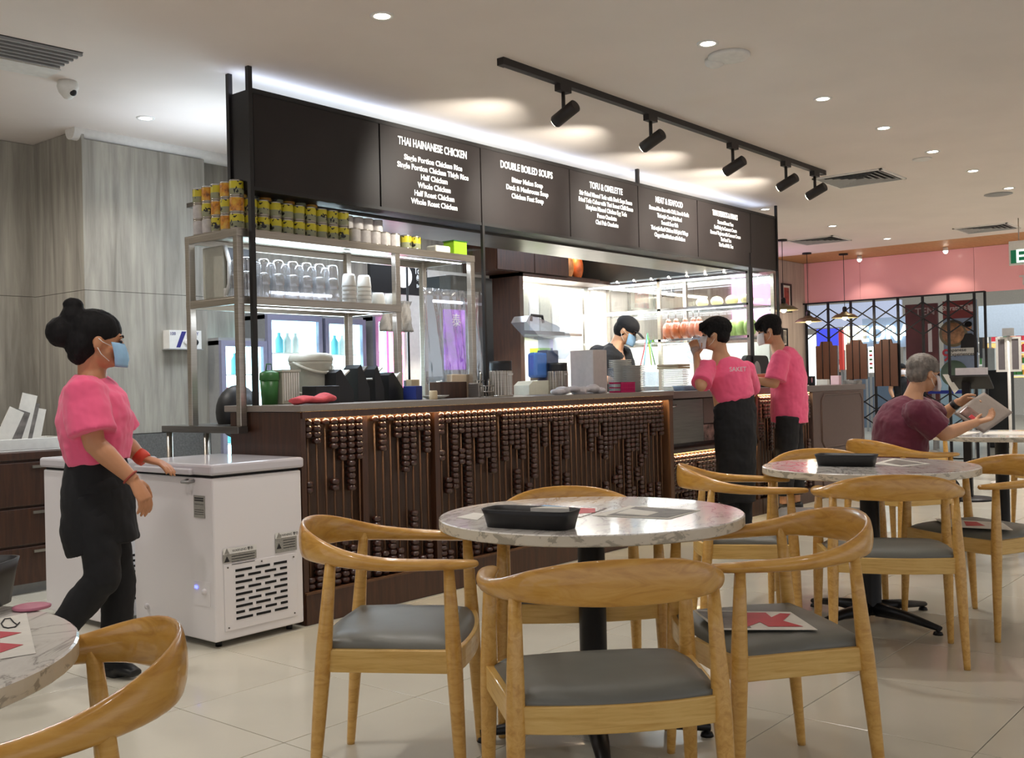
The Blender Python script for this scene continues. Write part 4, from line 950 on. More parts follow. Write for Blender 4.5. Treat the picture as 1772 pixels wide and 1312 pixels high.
# ---------------- things on the abacus counter ----------------
def cbox(x0p, x1p, ytop, Y, dep, name, m, label, cat, bevel=.004, z0=CT, zb=None):
    b_ = atY(x1p, ytop, Y)
    while atY(x0p, ytop, Y+dep).x > b_.x-.35*dep and dep > .01: dep *= .9
    a_ = V((atY(x0p, ytop, Y+dep).x, Y, atY((x0p+x1p)/2, ytop, Y).z))
    return solo(MB().box((0, 0, 0), (b_.x-a_.x, dep, a_.z-z0)), name, m, label, cat, (a_.x, Y, z0), bevel=bevel)
Y = 4.36
a_, b_ = atY(456, 640, Y+.06), atY(483, 640, Y+.06); r = (b_.x-a_.x)/2; h = atY(470, 645, Y+.06).z-CT
t = thing('green_tub', 'green plastic tub with lid at the left end of the counter', 'tub', ((a_.x+b_.x)/2, Y+.08, CT))
MB().lathe([(0, 0), (r*.82, 0), (r*.98, h-.03), (0, h-.03)], n=24).build('bucket', 'green_dark', t); MB().lathe([(r*1.02, h-.04), (r*1.05, h-.03), (r*1.0, h), (r*.3, h+.012), (0, h+.012)], n=24).build('lid', 'green_dark', t)
MB().tube([(-.02, 0, h+.01), (-.015, 0, h+.045), (.015, 0, h+.045), (.02, 0, h+.01)], [.004]*4, n=6).build('handle', 'green_dark', t)
a_ = atY(484, 640, Y+.05); b_ = atY(514, 640, Y+.05); W_ = b_.x-a_.x
t = thing('ribbed_bin', 'cream ribbed plastic bin beside the green tub', 'bin', (a_.x, Y+.03, CT))
MB().box((0, 0, 0), (W_, .12, .17)).build('bin_body', 'cream_plastic', t, bevel=.005); MB().box((-.005, -.005, .17), (W_+.005, .125, .182)).build('rim', 'cream_plastic', t)
for k in range(7): MB().box((.008+k*(W_-.016)/6.5, -.006, .02), (.016+k*(W_-.016)/6.5, .0, .165)).build('rib', 'white_plastic', t)
# pail
a_ = atY(500, 650, Y+.16); b_ = atY(567, 650, Y+.16); W_ = (b_.x-a_.x)*.84; zt = atY(535, 612, Y+.16).z-CT
t = thing('white_pail', 'large cream white pail with lid and swing handles on the counter', 'pail', ((a_.x+b_.x)/2, Y+.14, CT)); r = W_/2
mb = MB(); sec = []
for z, k in ((0, .88), (.02, .90), (zt*.75, 1.0), (zt*.78, 1.05), (zt*.86, 1.06)): sec.append((z, k))
mb.lathe([(0, 0)]+[(r*k, z) for z, k in sec]+[(r*.98, zt*.86)], n=32); mb.build('pail_body', 'cream_plastic', t)
MB().lathe([(r*1.08, zt*.84), (r*1.1, zt*.88), (r*1.02, zt*.97), (r*.8, zt), (0, zt)], n=32).build('lid', 'cream_plastic', t)
for sx, z0, dz in ((1, zt*.82, -.06), (-1, zt*.42, -.07)):
    P = [(r*1.05*cos(th)+(0 if sx > 0 else -.1), -r*1.05*sin(th), z0+dz*sin(th)) for th in [pi*i/12 for i in range(13)]]
    MB().tube(P, [.009]*13, n=8).build('handle', 'cream_plastic', t)
# dark boxes holding menus
for k, (x0p, x1p, top, yy) in enumerate(((560, 612, 640, 4.30), (598, 640, 632, 4.34), (628, 665, 634, 4.36), (652, 700, 645, 4.38))):
    a_, b_ = atY(x0p, top, yy+.10), atY(x1p, 680, yy); W_ = b_.x-a_.x; H_ = a_.z-CT
    t = thing('menu_box', 'black sloping box of menus, %s from the left on the counter' % ORD[k], 'box', (a_.x, yy, CT))
    MB().prism([(0, 0), (W_, 0), (W_, H_*.35), (W_*.3, H_), (0, H_*.9)], 0, .12, Matrix.Translation((0, .12, 0))@Matrix.Rotation(pi/2, 4, 'X')).build('box_body', 'black_plastic', t)
    mm = Matrix.Translation((W_*.62, .02, H_*.80))@Matrix.Rotation(R(-38), 4, 'Y')
    pb = MB(); pb.box((-.06, 0, -.004), (.05, .09, .004)); pb.v = [tuple(mm@V(p)) for p in pb.v]; pb.build('menu_card', 'paper' if k != 1 else 'paper_grey', t)
cbox(522, 588, 668, 4.22, .12, 'flat_tray', 'black_plastic', 'flat black tray lying in front of the white pail', 'tray')
cl = MB(); cl.tube([(0, 0, .02), (.06, .01, .028), (.13, -.005, .022), (.2, .02, .034), (.25, .01, .026)], [(.015, .05), (.02, .06), (.017, .05), (.026, .055), (.015, .04)], n=12, side=(0, 0, 1))
cl.tube([(.02, .03, .012), (.12, .04, .02), (.22, .03, .015)], [(.014, .03)]*3, n=10, side=(0, 0, 1))
solo(cl, 'pink_cloth', mat('pink_rag', (214, 92, 98), .9, noise=(30, .15, (1, 1, 1))), 'folded pink cloth on the front edge of the counter', 'cloth', tuple(V((atY(511, 690, 4.06).x, 4.06, CT))), remesh=.005, smooth_it=2)
cbox(697, 731, 668, 4.24, .11, 'blue_carton', mat('navy_carton', (30, 44, 110), .5), 'low navy blue carton on the counter', 'box')
cbox(702, 726, 657, 4.30, .05, 'kraft_card', mat('kraft_card', (186, 168, 132), .7), 'tan card standing in the navy carton', 'card')
p = atY(750, 690, 4.14); solo(MB().lathe([(0, 0), (.022, 0), (.024, .005), (.024, .045), (.02, .052), (0, .052)], n=20), 'toothpick_holder', mat('pale_wood', (206, 186, 150), .6), 'small pale wooden toothpick pot on the counter edge', 'pot', (p.x, 4.14, CT))
p = atY(752, 688, 4.28); solo(MB().lathe([(0, 0), (.04, 0), (.085, .018), (.087, .022), (.08, .02), (.04, .006), (0, .006)], n=28), 'saucer', 'white_plastic', 'white saucer behind the toothpick pot', 'saucer', (p.x, 4.28, CT))
cbox(742, 808, 661, 4.36, .10, 'brown_box', 'dark_wood', 'dark brown wooden box under the purple glow', 'box')
cbox(772, 815, 648, 4.48, .05, 'kraft_carrier', mat('kraft_box', (196, 176, 150), .7), 'tan paper carrier with hoops behind the brown box', 'box')
cbox(810, 836, 663, 4.26, .10, 'napkin_dispenser', 'steel', 'square steel napkin dispenser on the counter', 'dispenser')
def basket(px_, top, Y_, lb):
    p = atY(px_, top, Y_); r = .04; H_ = p.z-CT; t = thing('cutlery_basket', lb, 'basket', (p.x, Y_, CT))
    for k in range(14):
        th = 2*pi*k/14; MB().tube([(r*.9*cos(th), r*.9*sin(th), 0), (r*cos(th), r*sin(th), H_*.6)], [.0022]*2, n=5).build('wire', 'steel', t)
    for z in (.003, H_*.3, H_*.6): MB().tube([(r*cos(2*pi*k/20), r*sin(2*pi*k/20), z) for k in range(20)], .003, n=5, closed=True).build('ring', 'steel', t)
    for k in range(7): MB().tube([(.01*cos(k), .01*sin(k), .01), (.028*cos(k*2.1), .028*sin(k*2.1), H_*(.85+.05*(k % 3)))], [.003, .006], n=6).build('spoon', 'steel' if k % 2 else 'black_plastic', t)
basket(828, 640, 4.42, 'wire basket of dark-handled cutlery left of the steel canister'); basket(843, 655, 4.22, 'wire basket with gold spoons in front of the dark cutlery')
def canister(px_, half, top, Y_, lb, cap=.06):
    a_ = atY(px_-half, top, Y_); b_ = atY(px_+half, top, Y_); r = (b_.x-a_.x)/2; H_ = a_.z-CT; t = thing('ribbed_canister', lb, 'canister', ((a_.x+b_.x)/2, Y_, CT))
    mb = MB(); n = 48
    vs = []; fs = []
    for z in (0, .005, H_-cap-.005, H_-cap):
        for k in range(n): rr_ = r*(1 if k % 2 else .93)*(.98 if z in (0, H_-cap) else 1); vs.append((rr_*cos(2*pi*k/n), rr_*sin(2*pi*k/n), z))
    for i in range(3):
        for k in range(n): fs.append((i*n+k, i*n+(k+1) % n, (i+1)*n+(k+1) % n, (i+1)*n+k))
    mb.add(vs, fs); mb.build('body', 'steel', t); MB().lathe([(r*1.06, 0), (r*1.08, .006), (r, .01)], n=32).build('foot_ring', 'steel', t)
    MB().lathe([(r*.98, H_-cap), (r*.95, H_-cap*.3), (r*.97, H_), (0, H_)], n=28).build('lid', 'black_plastic', t)
    MB().box((-.012, -r-.002, H_-cap-.03), (.03, -r+.004, H_-cap-.018)).build('name_strip', 'label_white', t)
canister(866, 13, 625, 4.24, 'large ribbed steel canister with a black lid on the counter'); canister(964, 11, 628, 4.55, 'smaller ribbed steel canister with black lid right of the grey machine')
# clear-lidded machine
t = thing('juice_machine', 'grey dispenser machine with blue tank and raised clear lid', 'machine', (0, 4.58, 0)); Ym = 4.58
pm = lambda x, y: atY(x, y, Ym+.07)
a_, b_ = pm(902, 660), pm(948, 678)
MB().prism([(a_.x, CT), (b_.x, CT), (b_.x, a_.z+.005), (a_.x+.05, a_.z), (a_.x, a_.z-.03)], 0, .14, Matrix.Translation((0, .14, 0))@Matrix.Rotation(pi/2, 4, 'X')).build('base', 'cream_plastic', t)
a_, b_ = pm(919, 610), pm(945, 654)
MB().box((a_.x, .03, b_.z), (b_.x, .11, a_.z)).build('tank', mat('blue_tank', (66, 104, 170), .2, coat=.4), t, bevel=.02)
a_, b_ = pm(938, 606), pm(958, 626); MB().box((a_.x, .02, CT), (b_.x, .12, a_.z)).build('motor', mat('machine_slate', (80, 88, 108), .4), t, bevel=.01)
P = [pm(x, y) for x, y in ((897, 558), (903, 547), (916, 550), (950, 564), (972, 577), (977, 590), (974, 612), (966, 622), (958, 621), (944, 608), (944, 588), (920, 583))]
pp = [(p.x, p.z) for p in P]; c_ = (sum(p[0] for p in pp)/len(pp), sum(p[1] for p in pp)/len(pp)); n = len(pp)
mb = MB(); vs = [(x, yy, z) for yy in (0, .14) for x, z in pp]; fs = [(i, (i+1) % n, n+(i+1) % n, n+i) for i in range(n)]+[list(range(n)), [n+i for i in range(n)][::-1]]
mb.add(vs, fs); mb.build('clear_lid', 'acrylic', t)
a_, b_ = pm(919, 553), pm(940, 553); MB().tube([(a_.x, .07, a_.z-.01), (a_.x+.008, .07, a_.z+.03), (b_.x-.012, .07, a_.z+.028), (b_.x, .07, a_.z-.02)], [.011]*4, n=8).build('handle', 'black_plastic', t)
# white things
cbox(986, 1050, 605, 4.16, .2, 'white_screen_box', mat('white_box', (205, 196, 192), .6), 'tall plain white box standing on the counter', 'box', .006)
cbox(1051, 1062, 637, 4.30, .1, 'acrylic_holder', 'acrylic', 'small clear acrylic holder right of the tall white box', 'holder')
bag = MB()
for k in range(7): bag.ball((.05+k*.075, .02*sin(k*2), .02+.008*(k % 3)), (.055, .05, .022+.006*(k % 2)), 12, 8)
solo(bag, 'plastic_bags', mat('white_film_bag', (212, 206, 208), .35), 'heap of white plastic bags in front of the tall white box', 'bags', (atY(957, 670, 4.10).x, 4.10, CT), remesh=.007, smooth_it=2, disp=(.03, .01))
pl = thing('dinner_plate', '', 'plate')
MB().lathe([(0, 0), (.05, 0), (.052, .003), (.085, .009), (.087, .012), (.083, .011), (.05, .006), (0, .006)], n=28).build('plate_body', 'white_plastic', pl)
fp = True
for s_, (px_, top, yy) in enumerate(((1073, 622, 4.40), (1096, 631, 4.28))):
    p = atY(px_, top, yy); nn = int((p.z-CT)/.0115)
    for k in range(nn):
        o = pl if fp else copy_tree(pl); fp = False; o.location = (p.x, yy, CT+k*.0115)
        tag(o, 'white plate in the %s plate stack, %s' % (['taller', 'lower'][s_], 'its topmost one' if k == nn-1 else 'below its topmost'), 'plate', 'white plates stacked on the counter')
a_, b_ = atY(1054, 661, 4.08+.10), atY(1099, 661, 4.08); W_ = b_.x-a_.x; H_ = b_.z-CT
M['magenta'] = mat('magenta_plastic', (196, 28, 98), .4)
t = thing('pink_basket', 'magenta slotted plastic basket near the end of the counter', 'basket', (a_.x, 4.08, CT))
for z0, z1 in ((0, .012), (H_*.42, H_*.52), (H_-.012, H_)):
    mb = MB(); mb.box((0, 0, z0), (W_, .005, z1)); mb.box((0, .095, z0), (W_, .10, z1)); mb.box((0, .005, z0), (.005, .095, z1)); mb.box((W_-.005, .005, z0), (W_, .095, z1)); mb.build('band', 'magenta', t)
for k in range(17): MB().box((k*(W_-.008)/16, .0005, 0), (k*(W_-.008)/16+.008, .0045, H_)).build('upright', 'magenta', t)
MB().box((.005, .005, 0), (W_-.005, .095, .004)).build('bottom', 'magenta', t)
CT2 = CT-.005
cbox(1112, 1140, 643, 4.30, .15, 'clear_case', 'acrylic', 'clear box on the worktop left of the tray stack', 'case', z0=CT)
# stack of steel trays
a_, b_ = atY(1144, 638, 4.50), atY(1191, 638, 4.30); W_ = b_.x-a_.x; H_ = a_.z-CT2
st = thing('serving_tray', '', 'tray'); MB().box((.01, .01, 0), (W_-.01, .19, .003)).box((0, 0, .003), (W_, .01, .008)).box((0, .19, .003), (W_, .2, .008)).box((0, .01, .003), (.01, .19, .008)).box((W_-.01, .01, .003), (W_, .19, .008)).build('tray_body', 'steel_dark', st)
for k in range(int(H_/.0135)):
    o = st if k == 0 else copy_tree(st); o.location = (a_.x+rnd.uniform(-.004, .004), 4.30+rnd.uniform(-.004, .004), CT2+k*.0135); tag(o, 'steel serving tray in the stack behind the pale blue tray', 'tray', 'stacked steel trays')
zb_ = CT2+int(H_/.0135)*.0135
for k in range(2): solo(MB().box((0, 0, 0), (W_+.1, .2, .018)), 'wooden_board', mat('board_wood%d' % k, (178-20*k, 160-20*k, 126-14*k), .6), ['lower', 'upper'][k]+' wooden board on top of the steel tray stack', 'board', (a_.x-.05, 4.31, zb_+k*.02), bevel=.003)
a_, b_ = atY(1166, 662, 4.20), atY(1221, 662, 4.10)
tray(((a_.x+b_.x)/2, 4.16, CT2), 0, 'pale blue plastic tray in front of the young man', L=b_.x-a_.x, W=.16, H=.04, m=mat('pale_blue_plastic', (176, 204, 232), .4))
# round-topped black screen and oval grey fan
p = atY(1312, 615, 4.34); q = atY(1291, 660, 4.34)
t = thing('cash_screen', 'rounded black terminal standing between the two men in pink', 'terminal', (0, 4.38, 0))
x0 = atY(1291, 640, 4.38).x; x1 = atY(1331, 640, 4.38).x; z1 = atY(1310, 615, 4.38).z; rr_ = .06
out = [(x0, CT2), (x1, CT2), (x1, z1-rr_)]+[(x1-rr_+rr_*cos(th), z1-rr_+rr_*sin(th)) for th in (R(30), R(60), R(90))]+[(x0+rr_+rr_*cos(th), z1-rr_+rr_*sin(th)) for th in (R(90), R(120), R(150))]+[(x0, z1-rr_)]
MB().prism(out, 0, .05, Matrix.Translation((0, .05, 0))@Matrix.Rotation(pi/2, 4, 'X')).build('housing', 'black_plastic', t, bevel=.006)
xc = atY(1310, 640, 4.36).x; zc_ = atY(1310, 640, 4.36).z
MB().ball((xc, -.02, zc_-.02), (.065, .02, .10), 20, 14).build('oval_cover', 'grey_plastic', t)
# small items on the right worktop
cbox(1399, 1411, 651, 4.15, .08, 'card_stand', 'black_plastic', 'small black card stand with pink oval on the right worktop', 'stand', z0=CT2)
p = atY(1405, 658, 4.145); solo(MB().ball((0, 0, 0), (.016, .002, .026), 14, 8), 'pink_oval_sticker', mat('dusty_pink', (200, 140, 150), .5), 'pink oval sticker on the small black card stand', 'sticker', tuple(p))
cbox(1437, 1456, 650, 4.15, .09, 'pink_carton', mat('pale_pink_card', (226, 190, 196), .6), 'pale pink carton on the right worktop', 'box', z0=CT2)
cbox(1412, 1436, 657, 4.10, .2, 'leaflets', 'paper', 'loose white leaflets beside the pale pink carton', 'leaflets', z0=CT2)
cbox(1458, 1492, 658, 4.10, .15, 'menu_pile', 'paper_grey', 'flat grey menus at the right end of the worktop', 'menus', z0=CT2)

# ---------------- drawer cabinet at far left ----------------
dk = thing('drawer_cabinet', 'dark brown drawer cabinet against the timber wall at left', 'cabinet', (1.2, 6.0, 0))
MB().box((0, .02, .06), (1.80, .72, .775)).build('carcass', 'dark_wood', dk)
MB().box((0, .0, .775), (1.82, .74, .82)).build('top', 'dark_wood', dk, bevel=.004)
for z0, z1 in ((.06, .27), (.285, .495), (.51, .76)):
    for x0, x1 in ((.02, .88), (.90, 1.79)):
        d = MB().box((x0, 0, z0), (x1, .02, z1)).build('drawer', 'dark_wood', dk, bevel=.003)
        MB().box((x1-.16, -.012, z1-.035), (x1-.02, 0, z1-.02)).build('handle', 'steel', d)
MB().box((0, .05, 0), (1.8, .7, .06)).build('plinth', 'grey_plastic', dk)
q = thing('document_tray', 'white shallow tray on the drawer cabinet holding menus', 'tray', (2.62, 6.06, .82))
mb = MB(); mb.box((0, 0, 0), (.46, .26, .01)); mb.box((0, 0, .01), (.46, .008, .075)); mb.box((0, .252, .01), (.46, .26, .075)); mb.box((0, .008, .01), (.008, .252, .075)); mb.box((.452, .008, .01), (.46, .252, .075)); mb.build('tray_body', 'white_plastic', q, bevel=.003)
for k, (dx, h_, m_, tl_) in enumerate(((.02, .26, 'paper', -26), (.10, .24, 'paper_grey', -20), (.16, .33, 'paper', -14), (.20, .28, 'paper_grey', -14), (.27, .24, 'paper', -12))):
    mm = Matrix.Rotation(R(-tl_), 4, 'Y'); mb = MB(); mb.box((-.04, 0, 0), (.05, .006, h_)); mb.v = [tuple(mm@V(p)) for p in mb.v]
    solo(mb, 'menu_booklet', m_, 'leaning menu booklet, %s from the left in the white tray' % ORD[k], 'menu', (2.66+dx, 6.10+.03*k, .835))
solo(MB().box((0, 0, 0), (.12, .1, .14)), 'black_holder', 'black_plastic', 'black holder box left of the leaning menus', 'box', (2.78, 6.2, .835))
pp_ = MB(); n = 10; vs = []
for j in range(n+1):
    for i in range(n+1): u, v = i/n, j/n; vs.append((u*.34, .05+.1*v, .02+.22*v*(1-.5*u)+.03*sin(u*3)*v))
pp_.add(vs, [(j*(n+1)+i, j*(n+1)+i+1, (j+1)*(n+1)+i+1, (j+1)*(n+1)+i) for j in range(n) for i in range(n)], True)
solo(pp_, 'open_paper', 'paper', 'open white paper sheet leaning on the drawer cabinet top', 'paper', (2.32, 6.05, .83), solid=.002)
solo(MB().ball((0, 0, .05), (.16, .08, .055), 16, 10), 'clear_bag', 'acrylic', 'clear plastic bag on the cabinet top at the left edge', 'bag', (2.45, 5.98+.1, .82))
wst = thing('side_stand', 'white topped stand at the left edge in front of the drawers', 'stand', (1.62, 4.0, 0))
MB().box((-.35, 0, .64), (.08, .3, .665)).build('top', 'white_paint', wst, bevel=.003); MB().box((-.33, .02, .58), (.055, .28, .64)).build('apron', 'dark_wood', wst); MB().box((.02, .02, 0), (.05, .28, .58)).build('side_panel', 'cream_plastic', wst); MB().box((-.33, .02, 0), (-.30, .28, .58)).build('side_panel', 'cream_plastic', wst)
# glove dispenser on the wall
p, q = atY(293, 571, 6.06), atY(349, 604, 6.06)
gd = thing('glove_box', 'white and blue box of gloves fixed to the grey timber wall', 'box', (p.x, 6.06, q.z)); W_, H_ = q.x-p.x, p.z-q.z
MB().box((0, 0, 0), (W_, .075, H_)).build('carton', 'label_white', gd)
nv = mat('navy_print', (44, 44, 120), .5)
MB().prism([(W_*.20, .008), (W_*.32, .008), (W_*.52, H_-.008), (W_*.38, H_-.008)], 0, .001, Matrix.Translation((0, -.0005, 0))@Matrix.Rotation(pi/2, 4, 'X')).build('stripe', nv, gd)
text('X-RAY', .032, 'ink', gd, (W_*.72, -.002, H_*.82), ext=.0003).data.materials[0] = nv
text('100', .03, 'ink', gd, (W_*.1, -.002, H_*.8), ext=.0003).data.materials[0] = nv
MB().ball((W_*.68, -.002, H_*.36), (.055, .004, .03), 18, 8).build('opening', 'black_gap', gd); MB().ball((W_*.6, -.006, H_*.36), (.04, .01, .026), 14, 8).build('glove', 'label_white', gd, disp=(.02, .008))
MB().box((-.01, -.006, -.006), (W_+.01, .078, 0)).build('bracket', 'grey_plastic', gd)
# round black lid of a bin behind the rack
p = atY(428, 700, 4.8); solo(MB().ball((0, 0, 0), (.12, .12, .15), 20, 12), 'dark_bag', 'black_plastic', 'dark round-topped bin on the low steel table', 'bin', (3.44, 4.85, 1.03))

# ---------------- pendants ----------------
def pendant(px_, py_, X, label):
    p = atX(px_, py_, X); t = thing('pendant_lamp', label, 'pendant lamp', (p.x, p.y, p.z))
    H_ = CEIL-p.z
    MB().tube([(0, 0, .13), (0, 0, H_-.01)], [.004]*2, n=6).build('cord', 'black_metal', t)
    MB().lathe([(0, H_), (.06, H_), (.06, H_-.02), (0, H_-.02)], n=20).build('canopy', 'black_metal', t)
    MB().lathe([(.172, -.002), (.17, .01), (.12, .045), (.06, .06), (.04, .08), (.0, .085)], n=32).build('shade', mat('pendant_brass', (120, 112, 84), .35, .6), t)
    MB().lathe([(0, .06), (.028, .06), (.03, .13), (.02, .15), (0, .15)], n=16).build('socket', 'black_metal', t)
    MB().ball((0, 0, .005), .035, 14, 10).build('bulb', mat('bulb_lit', (255, 240, 210), emit=(255, 236, 200), es=12), t)
    l = lamp('POINT', (p.x, p.y, p.z-.05), 9, (1, .86, .66), .03, name='pendant_lamp_light')
pendant(1399, 557, 13.1, 'brass pendant lamp nearest the wall, left one of the two'); pendant(1462, 550, 13.6, 'brass pendant lamp in front of the lattice gate, right one of the two')
pendant(1356, 537, 11.6, 'dark pendant lamp hanging by the red wall picture')
# EXIT sign
p0, p1 = atX(1745, 418, 12.0), atX(1745, 460, 12.0)
ex = thing('exit_sign', 'green EXIT sign hanging from the ceiling at the right edge', 'sign', (12.0, p0.y, p1.z)); H_ = p0.z-p1.z
MB().box((0, -.62, 0), (.03, 0, H_)).build('housing', 'label_white', ex, bevel=.004)
MB().box((-.003, -.60, .02), (0, -.02, H_*.62)).build('green_face', mat('exit_green', (10, 96, 66), emit=(6, 96, 62), es=.5), ex)
text('EXIT', .20, 'letter', ex, (-.006, -.27, H_*.33), (pi/2, 0, -pi/2), .001, .002).data.materials[0] = mat('exit_white', (255, 255, 255), emit=(230, 255, 240), es=.9)
for y in (-.1, -.5): MB().tube([(.015, y, H_), (.015, y, CEIL-p1.z)], [.006]*2, n=6).build('hanger', 'steel', ex)

# ---------------- lattice gate ----------------
GX = 14.25
gt = thing('lattice_gate', 'black folding lattice gate across the shop front', 'gate')
gy = [6.30-.33*k for k in range(8)]
M['gate_black'] = mat('gate_black', (16, 18, 24), .5, .3)
for y in gy: MB().box((GX-.012, y-.016, .02), (GX+.012, y+.016, 2.21)).build('upright', 'gate_black', gt)
MB().box((GX-.02, 3.86, 2.195), (GX+.02, 6.34, 2.215)).build('top_track', 'gate_black', gt)
for k in range(len(gy)-1):
    y0, y1 = gy[k], gy[k+1]
    for za, zb in ((1.68, 1.90), (1.90, 2.12), (.45, .67), (.67, .89)):
        MB().bar((GX-.02, y0, za), (GX-.02, y1, zb), .016, .010).build('diagonal', 'gate_black', gt)
        MB().bar((GX+.02, y0, zb), (GX+.02, y1, za), .016, .010).build('diagonal', 'gate_black', gt)
# wider stretch of the gate to the right
for k, y in enumerate((3.86, 3.3)): MB().box((GX-.014, y-.014, .02), (GX+.014, y+.014, 2.21)).build('upright', 'gate_black', gt)
for k, (za, zb) in enumerate(((1.68, 1.90), (1.90, 2.12))):
    pass
M['plaque'] = mat('plaque_brown', (84, 50, 30), .5, noise=(4, .1, (1, 1, 1)))
for k, (xa, xb, yt, yb) in enumerate(((1411, 1449, 592, 656), (1463, 1501, 589, 656), (1513, 1554, 588, 668))):
    a_, b_ = atX(xa, yt, GX-.06), atX(xb, yb, GX-.06); W_, H_ = a_.y-b_.y, a_.z-b_.z; c = .06
    t = thing('brown_plaque', 'chamfered brown board hung on the lattice gate, %s from the left' % ORD[k], 'plaque', (GX-.06, a_.y, b_.z), 0, 'brown boards on the gate')
    MB().prism([(-W_, .0), (0, 0), (0, H_-c), (-c, H_-c), (-c*1.3, H_), (-W_+c*1.3, H_), (-W_+c, H_-c), (-W_, H_-c)], 0, .02, Matrix(((0, 0, 1, 0), (1, 0, 0, 0), (0, 1, 0, 0), (0, 0, 0, 1)))).build('board', 'plaque', t, bevel=.003)
    for u in (.33, .66): MB().tube([(-.004, -W_*u, 0), (-.004, -W_*u, H_)], [.006]*2, n=6).build('seam', 'gate_black', t)

# ---------------- mall beyond ----------------
struct(MB().box((14.45, -14, -.12), (34, 22, -.0)).build('floor', 'floor_tile'))
mc = struct(MB().box((14.45, -14, 4.2), (34, 22, 4.3)).build('ceiling', 'white_paint'))
struct(MB().box((14.45, 1.5, 2.75), (18.5, 9, 2.8)).build('ceiling', 'dark_panel'))
struct(MB().box((20, -14, 2.9), (20.2, 2.6, 3.6)).build('trim_3', 'white_paint'))
struct(MB().box((30, -14, 0), (30.2, 22, 4.2)).build('wall_mall', 'white_paint'))
for k in range(5): MB().tube([(14.6+k*.8, 1.6, 2.66), (14.6+k*.8, 8.8, 2.66)], [.05]*2, n=8).build('duct_pipe', 'black_metal', None) if False else None
def shopbox(X, xa, xb, ya, yb, m, label, name='light_box', cat='sign', dep=.08):
    a_, b_ = atX(xa, ya, X), atX(xb, yb, X); t = thing(name, label, cat, (X, a_.y, b_.z))
    MB().box((0, -(a_.y-b_.y), 0), (dep, 0, a_.z-b_.z)).build('face', m, t)
    if b_.z > .1:
        for q in (.12, .88): MB().box((dep, -(a_.y-b_.y)*q-.02, -b_.z), (dep+.03, -(a_.y-b_.y)*q+.02, (a_.z-b_.z)*.5)).build('support_post', 'grey_plastic', t)
    return t, (a_.y-b_.y), (a_.z-b_.z)
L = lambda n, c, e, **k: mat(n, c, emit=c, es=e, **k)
shopbox(20, 1396, 1412, 580, 690, L('lb_white', (235, 245, 250), 1.3), 'tall white lit poster at the left edge of the gate')
t, W_, H_ = shopbox(20, 1413, 1450, 570, 598, L('lb_blue', (60, 70, 200), .9), 'blue lit shop sign behind the first brown board')
shopbox(20, 1451, 1459, 572, 640, L('lb_red', (170, 50, 40), .5), 'red vertical banner between the first two brown boards', 'banner', 'banner')
shopbox(20.2, 1459, 1464, 565, 640, L('lb_pale', (245, 235, 210), 1.2), 'thin pale lit strip beside the red banner')
shopbox(21, 1465, 1500, 565, 592, L('lb_cream', (230, 215, 180), .8), 'cream lit shop fascia above the second brown board')
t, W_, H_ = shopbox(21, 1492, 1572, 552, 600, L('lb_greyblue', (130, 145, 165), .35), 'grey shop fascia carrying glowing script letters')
text('SEORAE', .42, 'letter', t, (-.03, -W_*.52, H_*.45), (pi/2, 0, -pi/2), .01, .012).data.materials[0] = L('neon_white', (225, 250, 255), 3.0)
t, W_, H_ = shopbox(20.5, 1502, 1512, 600, 645, L('lb_menu', (240, 235, 230), 1.1), 'white lit menu poster between the last two brown boards')
for k in range(5): MB().box((-.01, -W_*.8, H_*(.15+.16*k)), (0, -W_*.25, H_*(.22+.16*k))).build('dish_print', 'paper_red' if k % 2 else 'green_dark', t)
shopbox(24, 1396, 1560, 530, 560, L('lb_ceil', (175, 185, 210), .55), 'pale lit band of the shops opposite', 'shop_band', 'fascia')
shopbox(22.5, 1560, 1700, 640, 760, mat('lower_glass', (120, 140, 150), .3), 'grey glass balustrade behind the man', 'balustrade', 'balustrade')
shopbox(22.6, 1396, 1560, 655, 790, mat('lower_blue', (96, 112, 130), .3), 'blue grey counter front beyond the gate', 'shop_counter', 'counter')
# restaurant posters
MX = 16.4
t, W_, H_ = shopbox(MX, 1566, 1626, 528, 700, mat('poster_maroon', (98, 44, 48), .5, noise=(3, .25, (1, 1, 1))), 'dark maroon poster behind the end of the lattice gate', 'poster', 'poster', .05)
text('TEN', .16, 'letter', t, (-.004, -W_*.62, H_*.92), (pi/2, 0, -pi/2), .001, .002).data.materials[0] = mat('dim_letter', (170, 150, 150), .6)
MB().box((-.003, -W_*.82, H_*.52), (-.001, -W_*.70, H_*.80)).build('white_tag', 'mask_white', t)
t, W_, H_ = shopbox(MX, 1631, 1692, 522, 648, mat('poster_blue', (136, 152, 176), .5), 'restaurant poster with a bowl, a man in black and brush lettering', 'poster', 'poster', .05)
MB().box((-.003, -W_, H_*.76), (-.001, 0, H_)).build('header', mat('header_maroon', (128, 40, 40), .5), t)
text('ShirataTEN', .10, 'letter', t, (-.006, -W_*.44, H_*.90), (pi/2, 0, -pi/2), .001, .001, sx=.95).data.materials[0] = mat('dim_white', (215, 205, 200), .6)
ax = V((-1, 0, 0))
MB().lathe([(0, 0), (.055, 0), (.055, .003), (0, .003)], (-.003, -W_*.88, H_*.89), 24, axis=ax).build('crest', mat('crest_pale', (216, 190, 190), .6), t)
bw = MB().lathe([(0, 0), (.20, 0), (.205, .003), (0, .003)], (-.004, -W_*.30, H_*.56), 32, axis=ax).build('bowl_print', mat('bowl_rim', (150, 132, 104), .6), t)
MB().lathe([(0, 0), (.165, 0), (.165, .003), (0, .003)], (-.008, -W_*.30, H_*.56), 32, axis=ax).build('ramen_print', mat('ramen', (176, 128, 92), .6, noise=(16, .5, (1, 1, 1))), bw)
